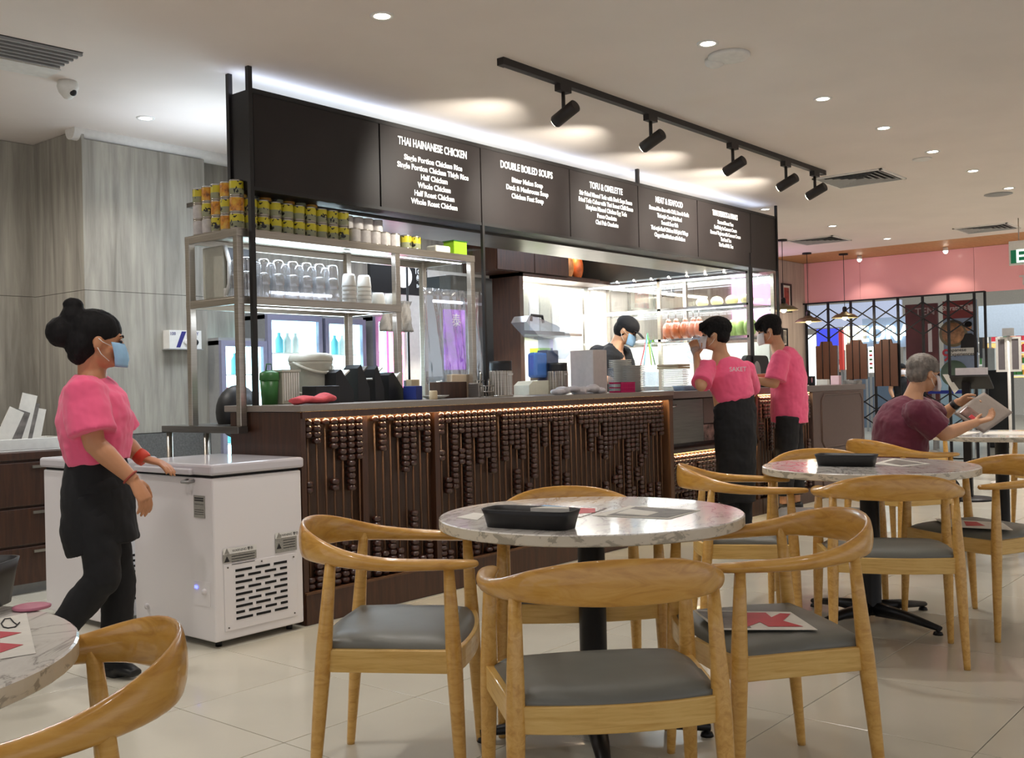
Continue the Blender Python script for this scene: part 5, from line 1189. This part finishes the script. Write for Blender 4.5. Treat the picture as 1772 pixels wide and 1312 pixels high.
mp = MB(); mp.ball((-.006, -W_*.76, H_*.64), (.003, .05, .065), 14, 8); mp.build('face_print', 'skin_tan', t)
MB().ball((-.008, -W_*.76, H_*.675), (.003, .055, .045), 14, 8).build('hair_print', 'hair_black', t)
MB().prism([(-.13, -.22), (.12, -.22), (.11, .0), (.04, .07), (-.04, .07), (-.12, .0)], 0, .003, Matrix.Translation((-.005, -W_*.76, H_*.49))@Matrix(((0, 0, -1, 0), (1, 0, 0, 0), (0, 1, 0, 0), (0, 0, 0, 1)))).build('torso_print', 'ink', t)
MB().box((-.010, -W_*.98, H_*.26), (-.009, -W_*.18, H_*.36)).build('text_patch', 'paper', t)
text('Japanese', .075, 'ink', t, (-.013, -W_*.42, H_*.335), (pi/2, 0, -pi/2+.0), .0005, .0004); text('Experiences', .075, 'ink', t, (-.013, -W_*.55, H_*.275), (pi/2, 0, -pi/2), .0005, .0004)
text('9', .26, 'ink', t, (-.008, -W_*.08, H_*.26), (pi/2, 0, -pi/2), .0005, .004).data.materials[0] = mat('nine_red', (190, 50, 66), .5)
MB().lathe([(0, 0), (.2, 0), (.2, .003), (0, .003)], (-.004, -W_*.3, H_*.02), 32, axis=ax).build('bowl_print', mat('bowl_green', (110, 130, 110), .6), t)
# right: white bulkhead and bright bakery shelves
shopbox(21, 1692, 1772, 585, 535, 'white_paint', 'white bulkhead above the bright shop at right', 'bulkhead', 'bulkhead') if False else None
t, W_, H_ = shopbox(20.4, 1693, 1830, 530, 578, mat('bulkhead_blue', (176, 188, 200), .6), 'pale grey bulkhead above the bright shop at right', 'bulkhead', 'bulkhead', .1)
sp = thing('bright_shop', 'bright yellow-lit shop shelves beyond the concourse at right', 'shop', (22, 0, 0))
a_, b_ = atX(1700, 578, 22), atX(1830, 652, 22)
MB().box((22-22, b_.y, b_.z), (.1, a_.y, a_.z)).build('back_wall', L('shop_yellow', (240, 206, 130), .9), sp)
for k in range(4): MB().box((-.3, b_.y, b_.z+(a_.z-b_.z)*(k+.1)/4), (0, a_.y, b_.z+(a_.z-b_.z)*(k+.1)/4+.03)).build('shelf', 'white_paint', sp)
rr2 = random.Random(3)
for k in range(4):
    for i in range(12):
        y = b_.y+(a_.y-b_.y)*(i+.5)/12; z = b_.z+(a_.z-b_.z)*(k+.1)/4+.03
        MB().box((-.25, y-.05, z), (-.1, y+.05, z+rr2.uniform(.08, .16))).build('package', ['paper_red', 'tin_orange', 'paper', 'green_dark'][rr2.randrange(4)], sp)
shopbox(21.2, 1694, 1701, 577, 620, 'dark_panel', 'dark column left of the bright shop', 'dark_column', 'column', .2)
shopbox(18.5, 1700, 1722, 603, 650, mat('pale_board', (186, 192, 190), .6), 'pale standing board left of the grey framed sign', 'board', 'board')
# framed grey sign on a white pole
X = 11.5; t = thing('pole_sign', 'white-framed grey double sign on a slim white pole', 'sign stand', (X, 0, 0))
a_, b_ = atX(1723, 584, X), atX(1768, 643, X); m_ = (a_.y+b_.y)/2; H0, H1 = b_.z, a_.z
for y0, y1 in ((a_.y, m_+.012), (m_-.012, b_.y)):
    mb = MB(); w_ = .022
    for q, s in (((y1, H0), (y0, H0+w_)), ((y1, H1-w_), (y0, H1)), ((y1, H0+w_), (y1+w_, H1-w_)), ((y0-w_, H0+w_), (y0, H1-w_))): mb.box((-.01, q[0], q[1]), (.01, s[0], s[1]))
    fr_ = mb.build('frame', 'white_paint', t); MB().box((-.004, y1+w_, H0+w_), (.004, y0-w_, H1-w_)).build('grey_panel', mat('sign_grey', (112, 106, 108), .6), t)
MB().tube([(0, m_, 0), (0, m_, H1+.02)], [.016]*2, n=12).build('pole', 'white_paint', t); MB().lathe([(0, 0), (.2, 0), (.2, .015), (.02, .03), (0, .03)], (0, m_, 0), 28).build('base', 'white_paint', t)
MB().box((-.03, m_-.05, H1+.01), (.03, m_+.05, H1+.09)).build('clamp', 'grey_plastic', t)
# menu lectern behind the man
X = 9.9; a_, b_ = atX(1640, 647, X), atX(1724, 676, X); c = atX(1672, 660, X)
t = thing('menu_lectern', 'black tilted menu lectern on a post behind the seated man', 'lectern', (X, c.y, 0))
mm = Matrix.Translation((0, 0, (a_.z+b_.z)/2))@Matrix.Rotation(R(35), 4, 'Y'); mb = MB(); mb.box((-.10, -(c.y-b_.y)+.04, -.01), (.10, a_.y-c.y-.04, .01)); mb.v = [tuple(mm@V(p)) for p in mb.v]; mb.build('board', 'black_metal', t)
MB().box((-.02, -.035, 0), (.02, .035, (a_.z+b_.z)/2)).build('post', 'black_metal', t)
MB().lathe([(0, 0), (.22, 0), (.2, .02), (0, .03)], (0, 0, 0), 24).build('base', 'black_metal', t)
MB().box((.02, -.18, (a_.z+b_.z)/2+.04), (.03, .1, (a_.z+b_.z)/2+.13)).build('leaflet', 'mask_white', t)
pp_ = solo(MB().prism([(0, 0), (.10, -.18), (.14, -.14), (.05, .0)], 0, .002, Matrix.Translation((0, 0, 0))@Matrix(((0, 0, 1, 0), (-1, 0, 0, 0), (0, 1, 0, 0), (0, 0, 0, 1)))), 'flyer', 'paper', 'white flyer hanging off the left corner of the lectern', 'flyer', tuple(atX(1631, 648, X-.02)))
# barrier tape and posts
shopbox(15.5, 1606, 1678, 676, 681, mat('tape_blue', (40, 60, 170), .5), 'blue queue tape stretched behind the seated man', 'barrier_tape', 'barrier', .01)
X = 17; c = atX(1731, 640, X); t = thing('black_standee', 'tall black display stand under the framed sign', 'stand', (X, c.y, 0)); MB().box((-.1, -.17, 0), (.1, .17, c.z)).build('body', 'dark_panel', t, bevel=.02)
# distant seated people and tables, small in the photograph

# ---------------- people ----------------
def frame_tube(mb, pts, rad, side, n=20): return mb.tube(pts, rad, n=n, side=side)
def hand(mb, W, d, nrm, thumb, curl=.5, s=1.0):
    """W wrist, d finger direction, nrm way the palm faces, thumb = side the thumb leaves"""
    d = d.normalized(); nrm = (nrm-d*nrm.dot(d)).normalized(); th = (thumb-d*thumb.dot(d)-nrm*thumb.dot(nrm)).normalized()
    mb.tube([W-d*.02*s, W+d*.02*s, W+d*.055*s, W+d*.088*s], [(.022*s, .017*s), (.032*s, .016*s), (.039*s, .015*s), (.038*s, .011*s)], n=12, side=th)
    for k, (o, L_) in enumerate(((.029, .068), (.0095, .078), (-.0105, .072), (-.030, .056))):
        p = W+d*.080*s+th*o*s; a = .10+.05*k; pts = [p-d*.01*s]; dd = d
        seg = [L_*.45, L_*.32, L_*.26]
        pts.append(p)
        for q in range(3):
            a += curl*(.55, .75, .5)[q]; dd = (d*cos(a)+nrm*sin(a)).normalized(); p = p+dd*seg[q]*s; pts.append(p)
        mb.tube(pts, [.0090*s, .0088*s, .0082*s, .0075*s, .0058*s], n=8, side=th)
    p = W+d*.018*s+th*.028*s; q = p+(d*.62+th*.72+nrm*.25).normalized()*.034*s; r = q+(d*.9+th*.25+nrm*.3*(.5+curl)).normalized()*.030*s; u = r+(d+nrm*.3*(.5+curl)).normalized()*.022*s
    mb.tube([p-th*.012*s, p, q, r, u], [.013*s, .0135*s, .011*s, .0095*s, .007*s], n=8, side=nrm)
def person(label, base, f, J, group=None, shirt='pink_shirt', skin='skin', legs='black_cloth', hair='hair_black', style='short', mask='mask_white', hf=None, hs=1.0, voxel=.0055,
           shirt_secs=None, sleeve=.62, sleeve_r=(.078, .072), apron=None, hands=(None, None), shoes=True, leg_end=1.0, leg_r=(.088, .066, .05), hand_scale=.95, torso=True):
    B = V(base); f = V(f).normalized(); up = V((0, 0, 1)); rt = f.cross(up).normalized()
    P = {k: V(v)-B for k, v in J.items()}
    t = thing('person', label, 'person', tuple(B), 0, group)
    hf = V(hf).normalized() if hf else f; hr = hf.cross(up).normalized(); hu = hr.cross(hf).normalized()
    Rm = Matrix((hr, hf, hu)).transposed()
    H_ = P['head']; s = hs
    mb = MB()
    # torso core, neck
    pel, nk = P['pel'], P['neck']; mid = pel.lerp(nk, .45); ch = pel.lerp(nk, .78)
    mb.tube([pel-up*.06, pel, mid, ch, nk-up*.03, nk+(H_-nk)*.3], [(.13, .085), (.15, .095), (.13, .085), (.15, .09), (.085, .06), (.05, .05)], n=18, side=rt)
    mb.tube([nk-up*.04, nk, H_-hu*.05-hf*.02], [(.062, .055), (.052, .052), (.050, .052)], n=14, side=rt)
    # head
    mb.ball(H_+hu*.022-hf*.006, (.073*s, .092*s, .092*s), 22, 14, Rm)
    mb.ball(H_-hu*.045+hf*.022, (.057*s, .066*s, .064*s), 20, 12, Rm); mb.ball(H_-hu*.082+hf*.058, (.026*s, .022*s, .018*s), 12, 8, Rm)
    mb.tube([H_+hu*.01+hf*.083, H_-hu*.012+hf*.094, H_-hu*.030+hf*.107, H_-hu*.038+hf*.088], [(.006, .008), (.009, .01), (.014, .011), (.009, .007)], n=10, side=hr)
    for sx in (-1, 1):
        mb.ball(H_+hr*sx*.076*s-hf*.004-hu*.012, (.009, .019, .030), 12, 8, Rm)
        mb.ball(H_+hr*sx*.047*s+hf*.054-hu*.026, (.016, .016, .014), 10, 8, Rm); mb.ball(H_+hr*sx*.030+hf*.080+hu*.022, (.02, .008, .008), 10, 8, Rm)
    mb.ball(H_-hu*.060+hf*.086, (.021, .008, .007), 10, 8, Rm)
    hd = {'R': hands[0], 'L': hands[1]}
    for k, sx in (('R', 1), ('L', -1)):
        S_, E_, W_ = P['sh'+k], P['el'+k], P['wr'+k]
        mb.tube([S_.lerp(ch, .35), S_, S_.lerp(E_, .5), E_], [.058, .054, .046, .040], n=14)
        mb.ball(E_, .040, 12, 8)
        mb.tube([E_, E_.lerp(W_, .3), E_.lerp(W_, .75), W_], [.040, .041, .030, .025], n=14); 
        g = hd[k]
        if g is None: d = (W_-E_); n_ = -rt*sx; tb = f
        else: d, n_, tb = V(g[0]), V(g[1]), V(g[2])
        hand(mb, W_, d, n_, tb, g[3] if g and len(g) > 3 else .45, hand_scale)
        h_, kn, an = P['hip'+k], P['kn'+k], P['an'+k]
        mb.tube([h_, kn, an], [.08, .052, .034], n=14)
        toe = P['toe'+k]; toe = an.lerp(toe, .6)+up*.006; mb.tube([an-(toe-an).normalized()*.01-up*.02, an-up*.03, toe], [(.026, .026), (.028, .026), (.02, .010)], n=10, side=(toe-an).cross(up))
    mb.build('body', skin, t, remesh=voxel, smooth_it=2)
    # face details
    e = MB()
    for sx in (-1, 1): e.ball(H_+hr*sx*.031*s+hf*.083*s+hu*.004, (.013, .006, .006), 12, 8, Rm)
    e.build('eyes', 'ink', t)
    bw = MB()
    for sx in (-1, 1): bw.tube([H_+hr*sx*.016+hf*.091+hu*.024, H_+hr*sx*.034+hf*.088+hu*.028, H_+hr*sx*.05+hf*.075+hu*.024], [.003, .0035, .002], n=6)
    bw.build('eyebrows', hair, t)
    if mask:
        m_ = MB(); vs = []; n = 14; q = 9
        for j in range(q+1):
            for i in range(n+1):
                a_ = R(-72+144*i/n); v = -1+2*j/q
                r = 1-.10*v*v; zz = -.048+.046*v
                vs.append(H_+hr*(.066*s*sin(a_)*r)+hf*(.034+.084*s*cos(a_)*r*(1 if v > -.5 else .96)-.012*v)+hu*zz)
        m_.add(vs, [(j*(n+1)+i, j*(n+1)+i+1, (j+1)*(n+1)+i+1, (j+1)*(n+1)+i) for j in range(q) for i in range(n)], True)
        mk = m_.build('face_mask', mask, t, solid=.004)
        l_ = MB()
        for sx in (-1, 1):
            for zz, z2 in ((-.018, .006), (-.078, -.03)): l_.tube([H_+hr*sx*.066*s+hf*.045+hu*zz, H_+hr*sx*.083*s+hf*.012+hu*(zz+z2)/2, H_+hr*sx*.086*s-hf*.004+hu*z2], [.0016]*3, n=5)
        l_.build('ear_loop', 'label_white', mk)
    # hair
    hb = MB(); c = H_
    if style == 'cap':
        hb.ball(c+hu*.0-hf*.03, (.080*s, .078*s, .085*s), 20, 12, Rm); hb.build('hair', hair, t, remesh=.005, smooth_it=2)
        cb = MB(); vs = []
        cb.ball(c+hu*.050-hf*.005, (.088*s, .104*s, .078*s), 22, 12, Rm)
        cp_ = cb.build('cap', 'black_cloth', t, remesh=.005, smooth_it=2)
        MB().tube([c+hf*.08+hu*.035, c+hf*.12+hu*.032, c+hf*.165+hu*.015], [(.070, .006), (.068, .005), (.045, .004)], n=14, side=hr).build('cap_brim', 'black_cloth', cp_)
    elif style == 'bun':
        hb.ball(c+hu*.042-hf*.018, (.086, .103, .084), 22, 12, Rm); hb.ball(c-hf*.055-hu*.01, (.078, .07, .085), 20, 12, Rm); hb.ball(c-hf*.06-hu*.06, (.055, .05, .045), 16, 10, Rm)
        hb.ball(c-hf*.135+hu*.02, (.055, .062, .062), 18, 12, Rm); hb.ball(c-hf*.105+hu*.13, (.034, .04, .03), 14, 8, Rm); hb.ball(c-hf*.10+hu*.085, (.05, .05, .05), 14, 8, Rm)
        hb.build('hair', hair, t, remesh=.006, smooth_it=2, disp=(.02, .006))
    else:
        k = 1.0 if style == 'short' else 1.12
        hb.ball(c+hu*.046*k-hf*.012, (.083*s*k**.5, .104*s*k**.5, .080*s*k**.5), 22, 12, Rm); hb.ball(c-hf*.042+hu*.008, (.077*s, .064*s, .080*s), 20, 12, Rm)
        if style == 'mop':
            for a_ in range(-3, 4): hb.tube([c+hu*.10+hf*.03+hr*a_*.02, c+hu*.075+hf*.088+hr*a_*.026, c+hu*.035+hf*.098+hr*a_*.026], [.02, .02, .008], n=8)
            for sx in (-1, 1): hb.tube([c+hu*.06+hr*sx*.07+hf*.03, c+hr*sx*.083+hf*.035, c-hu*.02+hr*sx*.082+hf*.03], [.02, .014, .006], n=8)
        hb.build('hair', hair, t, remesh=.005, smooth_it=1, disp=(.012, .007))
    # shirt
    sm = MB()
    secs = [(V(p)-B, a, b) for p, a, b in shirt_secs]
    sm.tube([p for p, a, b in secs], [(a, b) for p, a, b in secs], n=26, side=rt)
    for k in 'RL':
        S_, E_ = P['sh'+k], P['el'+k]; dd = (E_-S_)
        sm.tube([S_.lerp(secs[len(secs)//2][0], .22)+up*.0, S_+up*.006, S_+dd*sleeve*.5, S_+dd*sleeve], [sleeve_r[0]*1.05, sleeve_r[0], sleeve_r[1]*1.02, sleeve_r[1]*1.05], n=18)
        sm.ball(S_, sleeve_r[0]*.98, 16, 10)
    so = sm.build('shirt', shirt, t, remesh=.007, smooth_it=3, disp=(.09, .022))
    # trousers
    tm_ = MB(); pel = P['pel']
    tm_.tube([pel+up*.10, pel+up*.03, pel-up*.07], [(.14, .10), (.165, .115), (.15, .11)], n=22, side=rt)
    for k in 'RL':
        h_, kn, an = P['hip'+k], P['kn'+k], P['an'+k]; an2 = kn.lerp(an, leg_end)
        tm_.tube([h_+up*.02, h_.lerp(kn, .5), kn, kn.lerp(an2, .5), an2], [leg_r[0], (leg_r[0]+leg_r[1])/2, leg_r[1], (leg_r[1]+leg_r[2])/2, leg_r[2]], n=18); tm_.ball(kn, leg_r[1], 14, 10)
    tm_.build('trousers', legs, t, remesh=.008, smooth_it=3, disp=(.08, .016))
    if apron:
        am = MB(); am.tube([V(p)-B for p, a, b in apron], [(a, b) for p, a, b in apron], n=26, side=rt); am.build('apron', 'black_cloth', t, remesh=.008, smooth_it=2, disp=(.1, .02))
    for k in 'RL':
        an, toe = P['an'+k], P['toe'+k]; d = toe-an; d.z = 0; d.normalize(); sd = d.cross(up); z = up
        hl = an-d*.045; ground = toe.z-.022; tilt = (an.z-.07-ground)
        a0 = hl+z*(ground+tilt+.035-hl.z); a1 = an+d*.02+z*(ground+tilt*.8+.04-an.z); a2 = toe-d*.07; a2.z = ground+.032; a3 = toe+d*.015; a3.z = ground+.022
        MB().tube([a0-d*.01, a0, a1, a2, a3], [(.022, .022), (.036, .036), (.041, .045), (.044, .032), (.030, .016)], n=14, side=sd).build('shoe', 'black_plastic', t, remesh=.006, smooth_it=2)
    return t
Dp = atD
# the woman walking across
f = (.86, -.51, 0); W0 = Dp(172, 1180, 4.14); W0.z = 0
J = dict(head=Dp(170, 590, 4.12), neck=Dp(158, 655, 4.13), shR=Dp(146, 685, 3.98), shL=Dp(172, 680, 4.27), elR=Dp(163, 768, 3.94), elL=Dp(215, 768, 4.36), wrR=Dp(232, 832, 3.96), wrL=Dp(247, 793, 4.36),
         pel=Dp(172, 850, 4.14), hipR=Dp(166, 865, 4.06), hipL=Dp(178, 865, 4.22), knR=Dp(178, 1000, 4.05), anR=Dp(112, 1082, 4.05), toeR=Dp(118, 1135, 4.03), knL=Dp(204, 1005, 4.22), anL=Dp(202, 1155, 4.22), toeL=Dp(232, 1184, 4.16))
J['toeL'].z = .025
secs = [(Dp(170, 800, 4.13), .165, .118), (Dp(166, 770, 4.13), .175, .135), (Dp(165, 725, 4.13), .185, .142), (Dp(160, 690, 4.13), .175, .128), (Dp(158, 668, 4.13), .125, .10), (Dp(159, 650, 4.13), .062, .062)]
person('woman in pink shirt with hair in a bun, walking past the white freezer', (W0.x, W0.y, 0), f, J, shirt='pink_shirt', skin='skin_tan', style='bun', mask='mask_blue', hf=(.9, -.43, -.12), shirt_secs=secs, sleeve=.80, sleeve_r=(.082, .084),
       apron=[(Dp(166, 792, 4.14), .15, .115), (Dp(168, 850, 4.14), .165, .135), (Dp(174, 925, 4.14), .16, .148), (Dp(180, 948, 4.14), .155, .14)], hands=((RT*.5-UP*.85, -FW*-.2-RT*.6, RT*.8+UP*.3, .55), (RT*.95-UP*.25, -UP, FW, .35)), leg_r=(.088, .072, .056), voxel=.005, hand_scale=1.0)
wr = J['wrR']; d = (J['wrR']-J['elR']).normalized(); c = wr-d*.02
x_ = d.cross(V((0, 0, 1))).normalized(); y_ = d.cross(x_)
solo(MB().tube([(x_*.031+y_*0)*cos(a*pi/8)+(y_*.031)*sin(a*pi/8) for a in range(16)], .004, n=6, closed=True), 'bracelet', mat('red_cord', (150, 60, 44), .6), 'thin red cord bracelet on the nearer wrist of the walking woman', 'bracelet', tuple(c))
wr = J['wrL']; d = (J['wrL']-J['elL']).normalized()
solo(MB().tube([-d*.03, -d*.015, V((0, 0, 0)), d*.015], [.031, .034, .034, .030], n=16), 'wristband', mat('orange_band', (220, 74, 50), .6), 'orange band on the far wrist of the walking woman', 'wristband', tuple(wr))
# young man in pink, left one at the counter
D0 = 7.5; g0 = Dp(1272, 930, D0); g0.z = 0
J = dict(head=Dp(1238, 580, D0), neck=Dp(1248, 619, D0), shR=Dp(1290, 642, D0+.10), shL=Dp(1222, 640, D0-.05), elL=Dp(1213, 668, D0-.18), wrL=Dp(1205, 615, D0+.02), elR=Dp(1300, 680, D0+.25), wrR=Dp(1292, 672, D0+.42),
         pel=Dp(1272, 715, D0), hipL=Dp(1256, 725, D0), hipR=Dp(1288, 725, D0), knL=Dp(1262, 820, D0+.02), knR=Dp(1286, 820, D0+.02), anL=Dp(1264, 914, D0), anR=Dp(1288, 912, D0), toeL=Dp(1250, 930, D0+.12), toeR=Dp(1278, 928, D0+.14))
secs = [(Dp(1272, 698, D0), .125, .105), (Dp(1270, 688, D0), .150, .125), (Dp(1266, 668, D0), .158, .12), (Dp(1259, 645, D0), .175, .115), (Dp(1253, 631, D0), .125, .09), (Dp(1249, 621, D0), .062, .06)]
pm1 = person('young man in pink shirt raising a plastic bag, back to the viewer at the counter', (g0.x, g0.y, 0), (.62, .78, 0), J, style='mop', mask='mask_white', hf=(-.35, .93, -.05), hs=1.02, shirt_secs=secs, sleeve=.88, sleeve_r=(.075, .072),
       apron=[(Dp(1272, 680, D0), .135, .11), (Dp(1272, 740, D0), .155, .14), (Dp(1275, 868, D0), .135, .12)], hands=(None, (UP-RT*.2, -RT*.3-FW, RT, .8)), leg_r=(.09, .07, .055))
o = text('SAKET', .045, 'mask_white', None, (0, 0, 0)); o.name = 'shirt_print'
fb = V((.62, .78, 0)).normalized(); pp = Dp(1262, 640, D0)-fb*.150
o.location = pp; o.rotation_euler = (pi/2, 0, math.atan2(fb.y, fb.x)-pi/2)
o.parent = [c for c in pm1.children if c.name.startswith('shirt')][0]; o.location = pp-V((g0.x, g0.y, 0))
# second young man
D1 = 8.7; g1 = Dp(1366, 890, D1); g1.z = 0
J = dict(head=Dp(1331, 572, D1), neck=Dp(1349, 604, D1), shL=Dp(1350, 622, D1-.13), shR=Dp(1362, 618, D1+.2), elL=Dp(1340, 664, D1-.17), wrL=Dp(1303, 657, D1-.08), elR=Dp(1340, 655, D1+.28), wrR=Dp(1306, 652, D1+.22),
         pel=Dp(1366, 715, D1), hipL=Dp(1363, 725, D1-.09), hipR=Dp(1368, 725, D1+.09), knL=Dp(1360, 800, D1-.1), knR=Dp(1374, 800, D1+.1), anL=Dp(1356, 872, D1-.1), anR=Dp(1378, 868, D1+.12), toeL=Dp(1338, 884, D1-.05), toeR=Dp(1362, 882, D1+.15))
secs = [(Dp(1366, 731, D1), .165, .155), (Dp(1366, 700, D1), .17, .155), (Dp(1365, 655, D1), .175, .15), (Dp(1361, 625, D1), .165, .135), (Dp(1356, 612, D1), .11, .10), (Dp(1351, 604, D1), .06, .058)]
person('taller young man in a long pink shirt working at the right of the counter', (g1.x, g1.y, 0), (-.35, .93, 0), J, style='mop', hair='hair_black', mask='mask_white', hf=(-.42, .85, -.3), hs=1.02, shirt_secs=secs, sleeve=.86, sleeve_r=(.078, .085), leg_end=.8, leg_r=(.10, .085, .075), hands=((-RT-UP*.1, -UP, FW, .5), (-RT-UP*.1, -UP, FW, .5)))
# clear bag in the left man's hand
hb_ = MB()
for k in range(6): hb_.ball((.03*cos(k*1.1), .02*sin(k*2.3), -.035*k+.05), (.05-.004*abs(k-2), .04, .035), 12, 8)
solo(hb_, 'clear_bag', 'acrylic', 'crumpled clear plastic bag held up by the left young man', 'bag', tuple(Dp(1203, 600, D0+.06)), remesh=.008, smooth_it=1, disp=(.03, .02))
solo(MB().box((-.035, -.06, 0), (.035, .06, .012)), 'phone', 'black_plastic', 'dark phone lying between the two young men', 'phone', (atY(1293, 668, 4.1).x, 4.1, CT2), bevel=.003)
# cook
D2 = 8.8; g2 = Dp(1055, 900, D2); g2.z = 0
J = dict(head=Dp(1083, 572, D2), neck=Dp(1066, 598, D2+.02), shR=Dp(1035, 612, D2+.02), shL=Dp(1078, 612, D2+.15), elR=Dp(1030, 655, D2-.08), wrR=Dp(1070, 660, D2-.2), elL=Dp(1092, 658, D2+.05), wrL=Dp(1082, 655, D2-.18),
         pel=Dp(1055, 700, D2+.05), hipR=Dp(1042, 710, D2+.05), hipL=Dp(1068, 710, D2+.05), knR=Dp(1044, 795, D2), knL=Dp(1068, 795, D2), anR=Dp(1046, 885, D2), anL=Dp(1070, 885, D2), toeR=Dp(1052, 900, D2-.1), toeL=Dp(1076, 900, D2-.1))
for k in 'RL': J['an'+k].z = .09; J['toe'+k].z = .025
secs = [(Dp(1055, 705, D2+.03), .17, .12), (Dp(1055, 670, D2+.03), .175, .125), (Dp(1056, 635, D2+.03), .18, .12), (Dp(1058, 616, D2+.03), .17, .11), (Dp(1061, 605, D2+.03), .11, .09), (Dp(1064, 597, D2+.03), .062, .06)]
person('cook in black cap and black shirt with blue mask, working behind the counter', (g2.x, g2.y, 0), (.35, -.94, 0), J, shirt='black_cloth', style='cap', mask='mask_blue', hf=(.30, -.80, -.52), hs=1.02, shirt_secs=secs, sleeve=.85, hands=((RT-UP*.2, -UP, -FW, .6), (-FW, -UP, RT, .6)))
# seated man
D3 = 6.42; g3 = V((6.449, 2.29, 0)); f3 = V((.875, -.485, 0))
J = dict(head=Dp(1598, 647, 6.45), neck=Dp(1577, 690, 6.44), shR=Dp(1592, 716, 6.24), shL=Dp(1580, 706, 6.62), elR=Dp(1634, 752, 6.22), wrR=Dp(1690, 731, 6.42), elL=Dp(1628, 722, 6.78), wrL=Dp(1658, 696, 6.70),
         pel=Dp(1562, 832, 6.45), hipR=Dp(1562, 848, 6.36), hipL=Dp(1562, 846, 6.55), knR=Dp(1640, 850, 6.55), knL=Dp(1640, 845, 6.80), anR=Dp(1640, 950, 6.58), anL=Dp(1650, 940, 6.84), toeR=Dp(1668, 955, 6.62), toeL=Dp(1676, 945, 6.88))
for k in 'RL': J['an'+k].z = .09; J['toe'+k].z = .025
secs = [(Dp(1560, 838, 6.45), .185, .135), (Dp(1556, 800, 6.45), .19, .14), (Dp(1556, 765, 6.45), .195, .145), (Dp(1560, 735, 6.44), .205, .14), (Dp(1568, 712, 6.44), .185, .115), (Dp(1573, 699, 6.44), .11, .085), (Dp(1577, 690, 6.44), .066, .062)]
person('grey-haired man in maroon shirt seated, reading a paper menu', tuple(g3), tuple(f3), J, shirt='maroon_shirt', skin='skin', hair='hair_grey', style='short', mask='mask_white', hf=(.80, -.58, -.16), hs=1.03, shirt_secs=secs, sleeve=.80, sleeve_r=(.092, .085),
       legs='black_cloth', leg_end=.25, leg_r=(.095, .08, .075), hands=((RT+UP*.25+FW*.2, UP, -RT*.2+UP, .7), (RT+FW*.1-UP*.05, -UP*.4-FW, -FW*.2+UP, .8)), hand_scale=1.05)
wr = J['wrL']; d = (J['wrL']-J['elL']).normalized()
solo(MB().tube([-d*.045, -d*.04, -d*.015, -d*.01], [.029, .033, .033, .029], n=16), 'wrist_watch', 'black_plastic', 'black watch on the raised wrist of the seated man', 'watch', tuple(wr))
q = [Dp(1650, 716, 6.55), Dp(1703, 679, 6.75), Dp(1753, 714, 6.70), Dp(1702, 750, 6.45)]
t = thing('paper_menu', 'grey paper menu held in both hands by the seated man', 'menu', tuple(q[0]))
def bend(q, m_, name, s0, s1, lift, parent):
    n = 10; vs = []
    for j in range(n+1):
        for i in range(n+1):
            u = s0[0]+(s1[0]-s0[0])*i/n; v = s0[1]+(s1[1]-s0[1])*j/n
            p = q[0].lerp(q[1], u).lerp(q[3].lerp(q[2], u), v); nn = (q[1]-q[0]).cross(q[3]-q[0]).normalized()
            if nn.dot(FW) > 0: nn = -nn
            vs.append(p+nn*(lift+.018*sin(u*pi)*cos(v*2))-q[0])
    return MB().add(vs, [(j*(n+1)+i, j*(n+1)+i+1, (j+1)*(n+1)+i+1, (j+1)*(n+1)+i) for j in range(n) for i in range(n)], True).build(name, m_, parent, solid=.0012)
bend(q, mat('menu_grey', (150, 138, 128), .6), 'sheet', (0, 0), (1, 1), 0, t)
bend(q, 'coated', 'photo', (.08, .08), (.35, .62), .002, t); bend(q, 'paper_red', 'photo', (.12, .35), (.22, .6), .003, t)
# far people in the mall
def far_person(px_, yh, D_, label, shirt_m):
    h = Dp(px_, yh, D_); b_ = V((h.x, h.y, 0)); k = h.z/1.6
    fd = V((-.8, -.6, 0)); rt = fd.cross(V((0, 0, 1)))
    q = lambda a, z, c=0: b_+rt*a+V((0, 0, z*k))+fd*c
    J = dict(head=q(0, 1.6), neck=q(0, 1.42), shR=q(.18, 1.36), shL=q(-.18, 1.36), elR=q(.22, 1.10), elL=q(-.22, 1.10), wrR=q(.2, .90, .12), wrL=q(-.2, .9, .12), pel=q(0, .92), hipR=q(.09, .86), hipL=q(-.09, .86), knR=q(.09, .48, .03), knL=q(-.09, .48, .03), anR=q(.09, .09), anL=q(-.09, .09), toeR=q(.1, .025, .16), toeL=q(-.1, .025, .16))
    secs = [(q(0, .88), .15, .11), (q(0, 1.1), .15, .11), (q(0, 1.3), .18, .12), (q(0, 1.38), .12, .09), (q(0, 1.43), .06, .06)]
    person(label, tuple(b_), tuple(fd), J, shirt=shirt_m, shirt_secs=secs, voxel=.012)
far_person(1450, 632, 22, 'distant shopper in dark clothes between the first two brown boards', 'black_cloth')
far_person(1560, 640, 20, 'distant shopper in dark top beyond the gate, left of the grey-haired man', 'black_cloth')

# lettering becomes plain meshes
bpy.context.view_layer.update()
dg = bpy.context.evaluated_depsgraph_get()
for o in [o for o in sc.objects if o.type == 'FONT']:
    me = bpy.data.meshes.new_from_object(o.evaluated_get(dg)); n_ = bpy.data.objects.new(o.name, me); COL.objects.link(n_)
    n_.parent = o.parent; n_.location = o.location; n_.rotation_euler = o.rotation_euler; n_.scale = o.scale
    bpy.data.objects.remove(o)
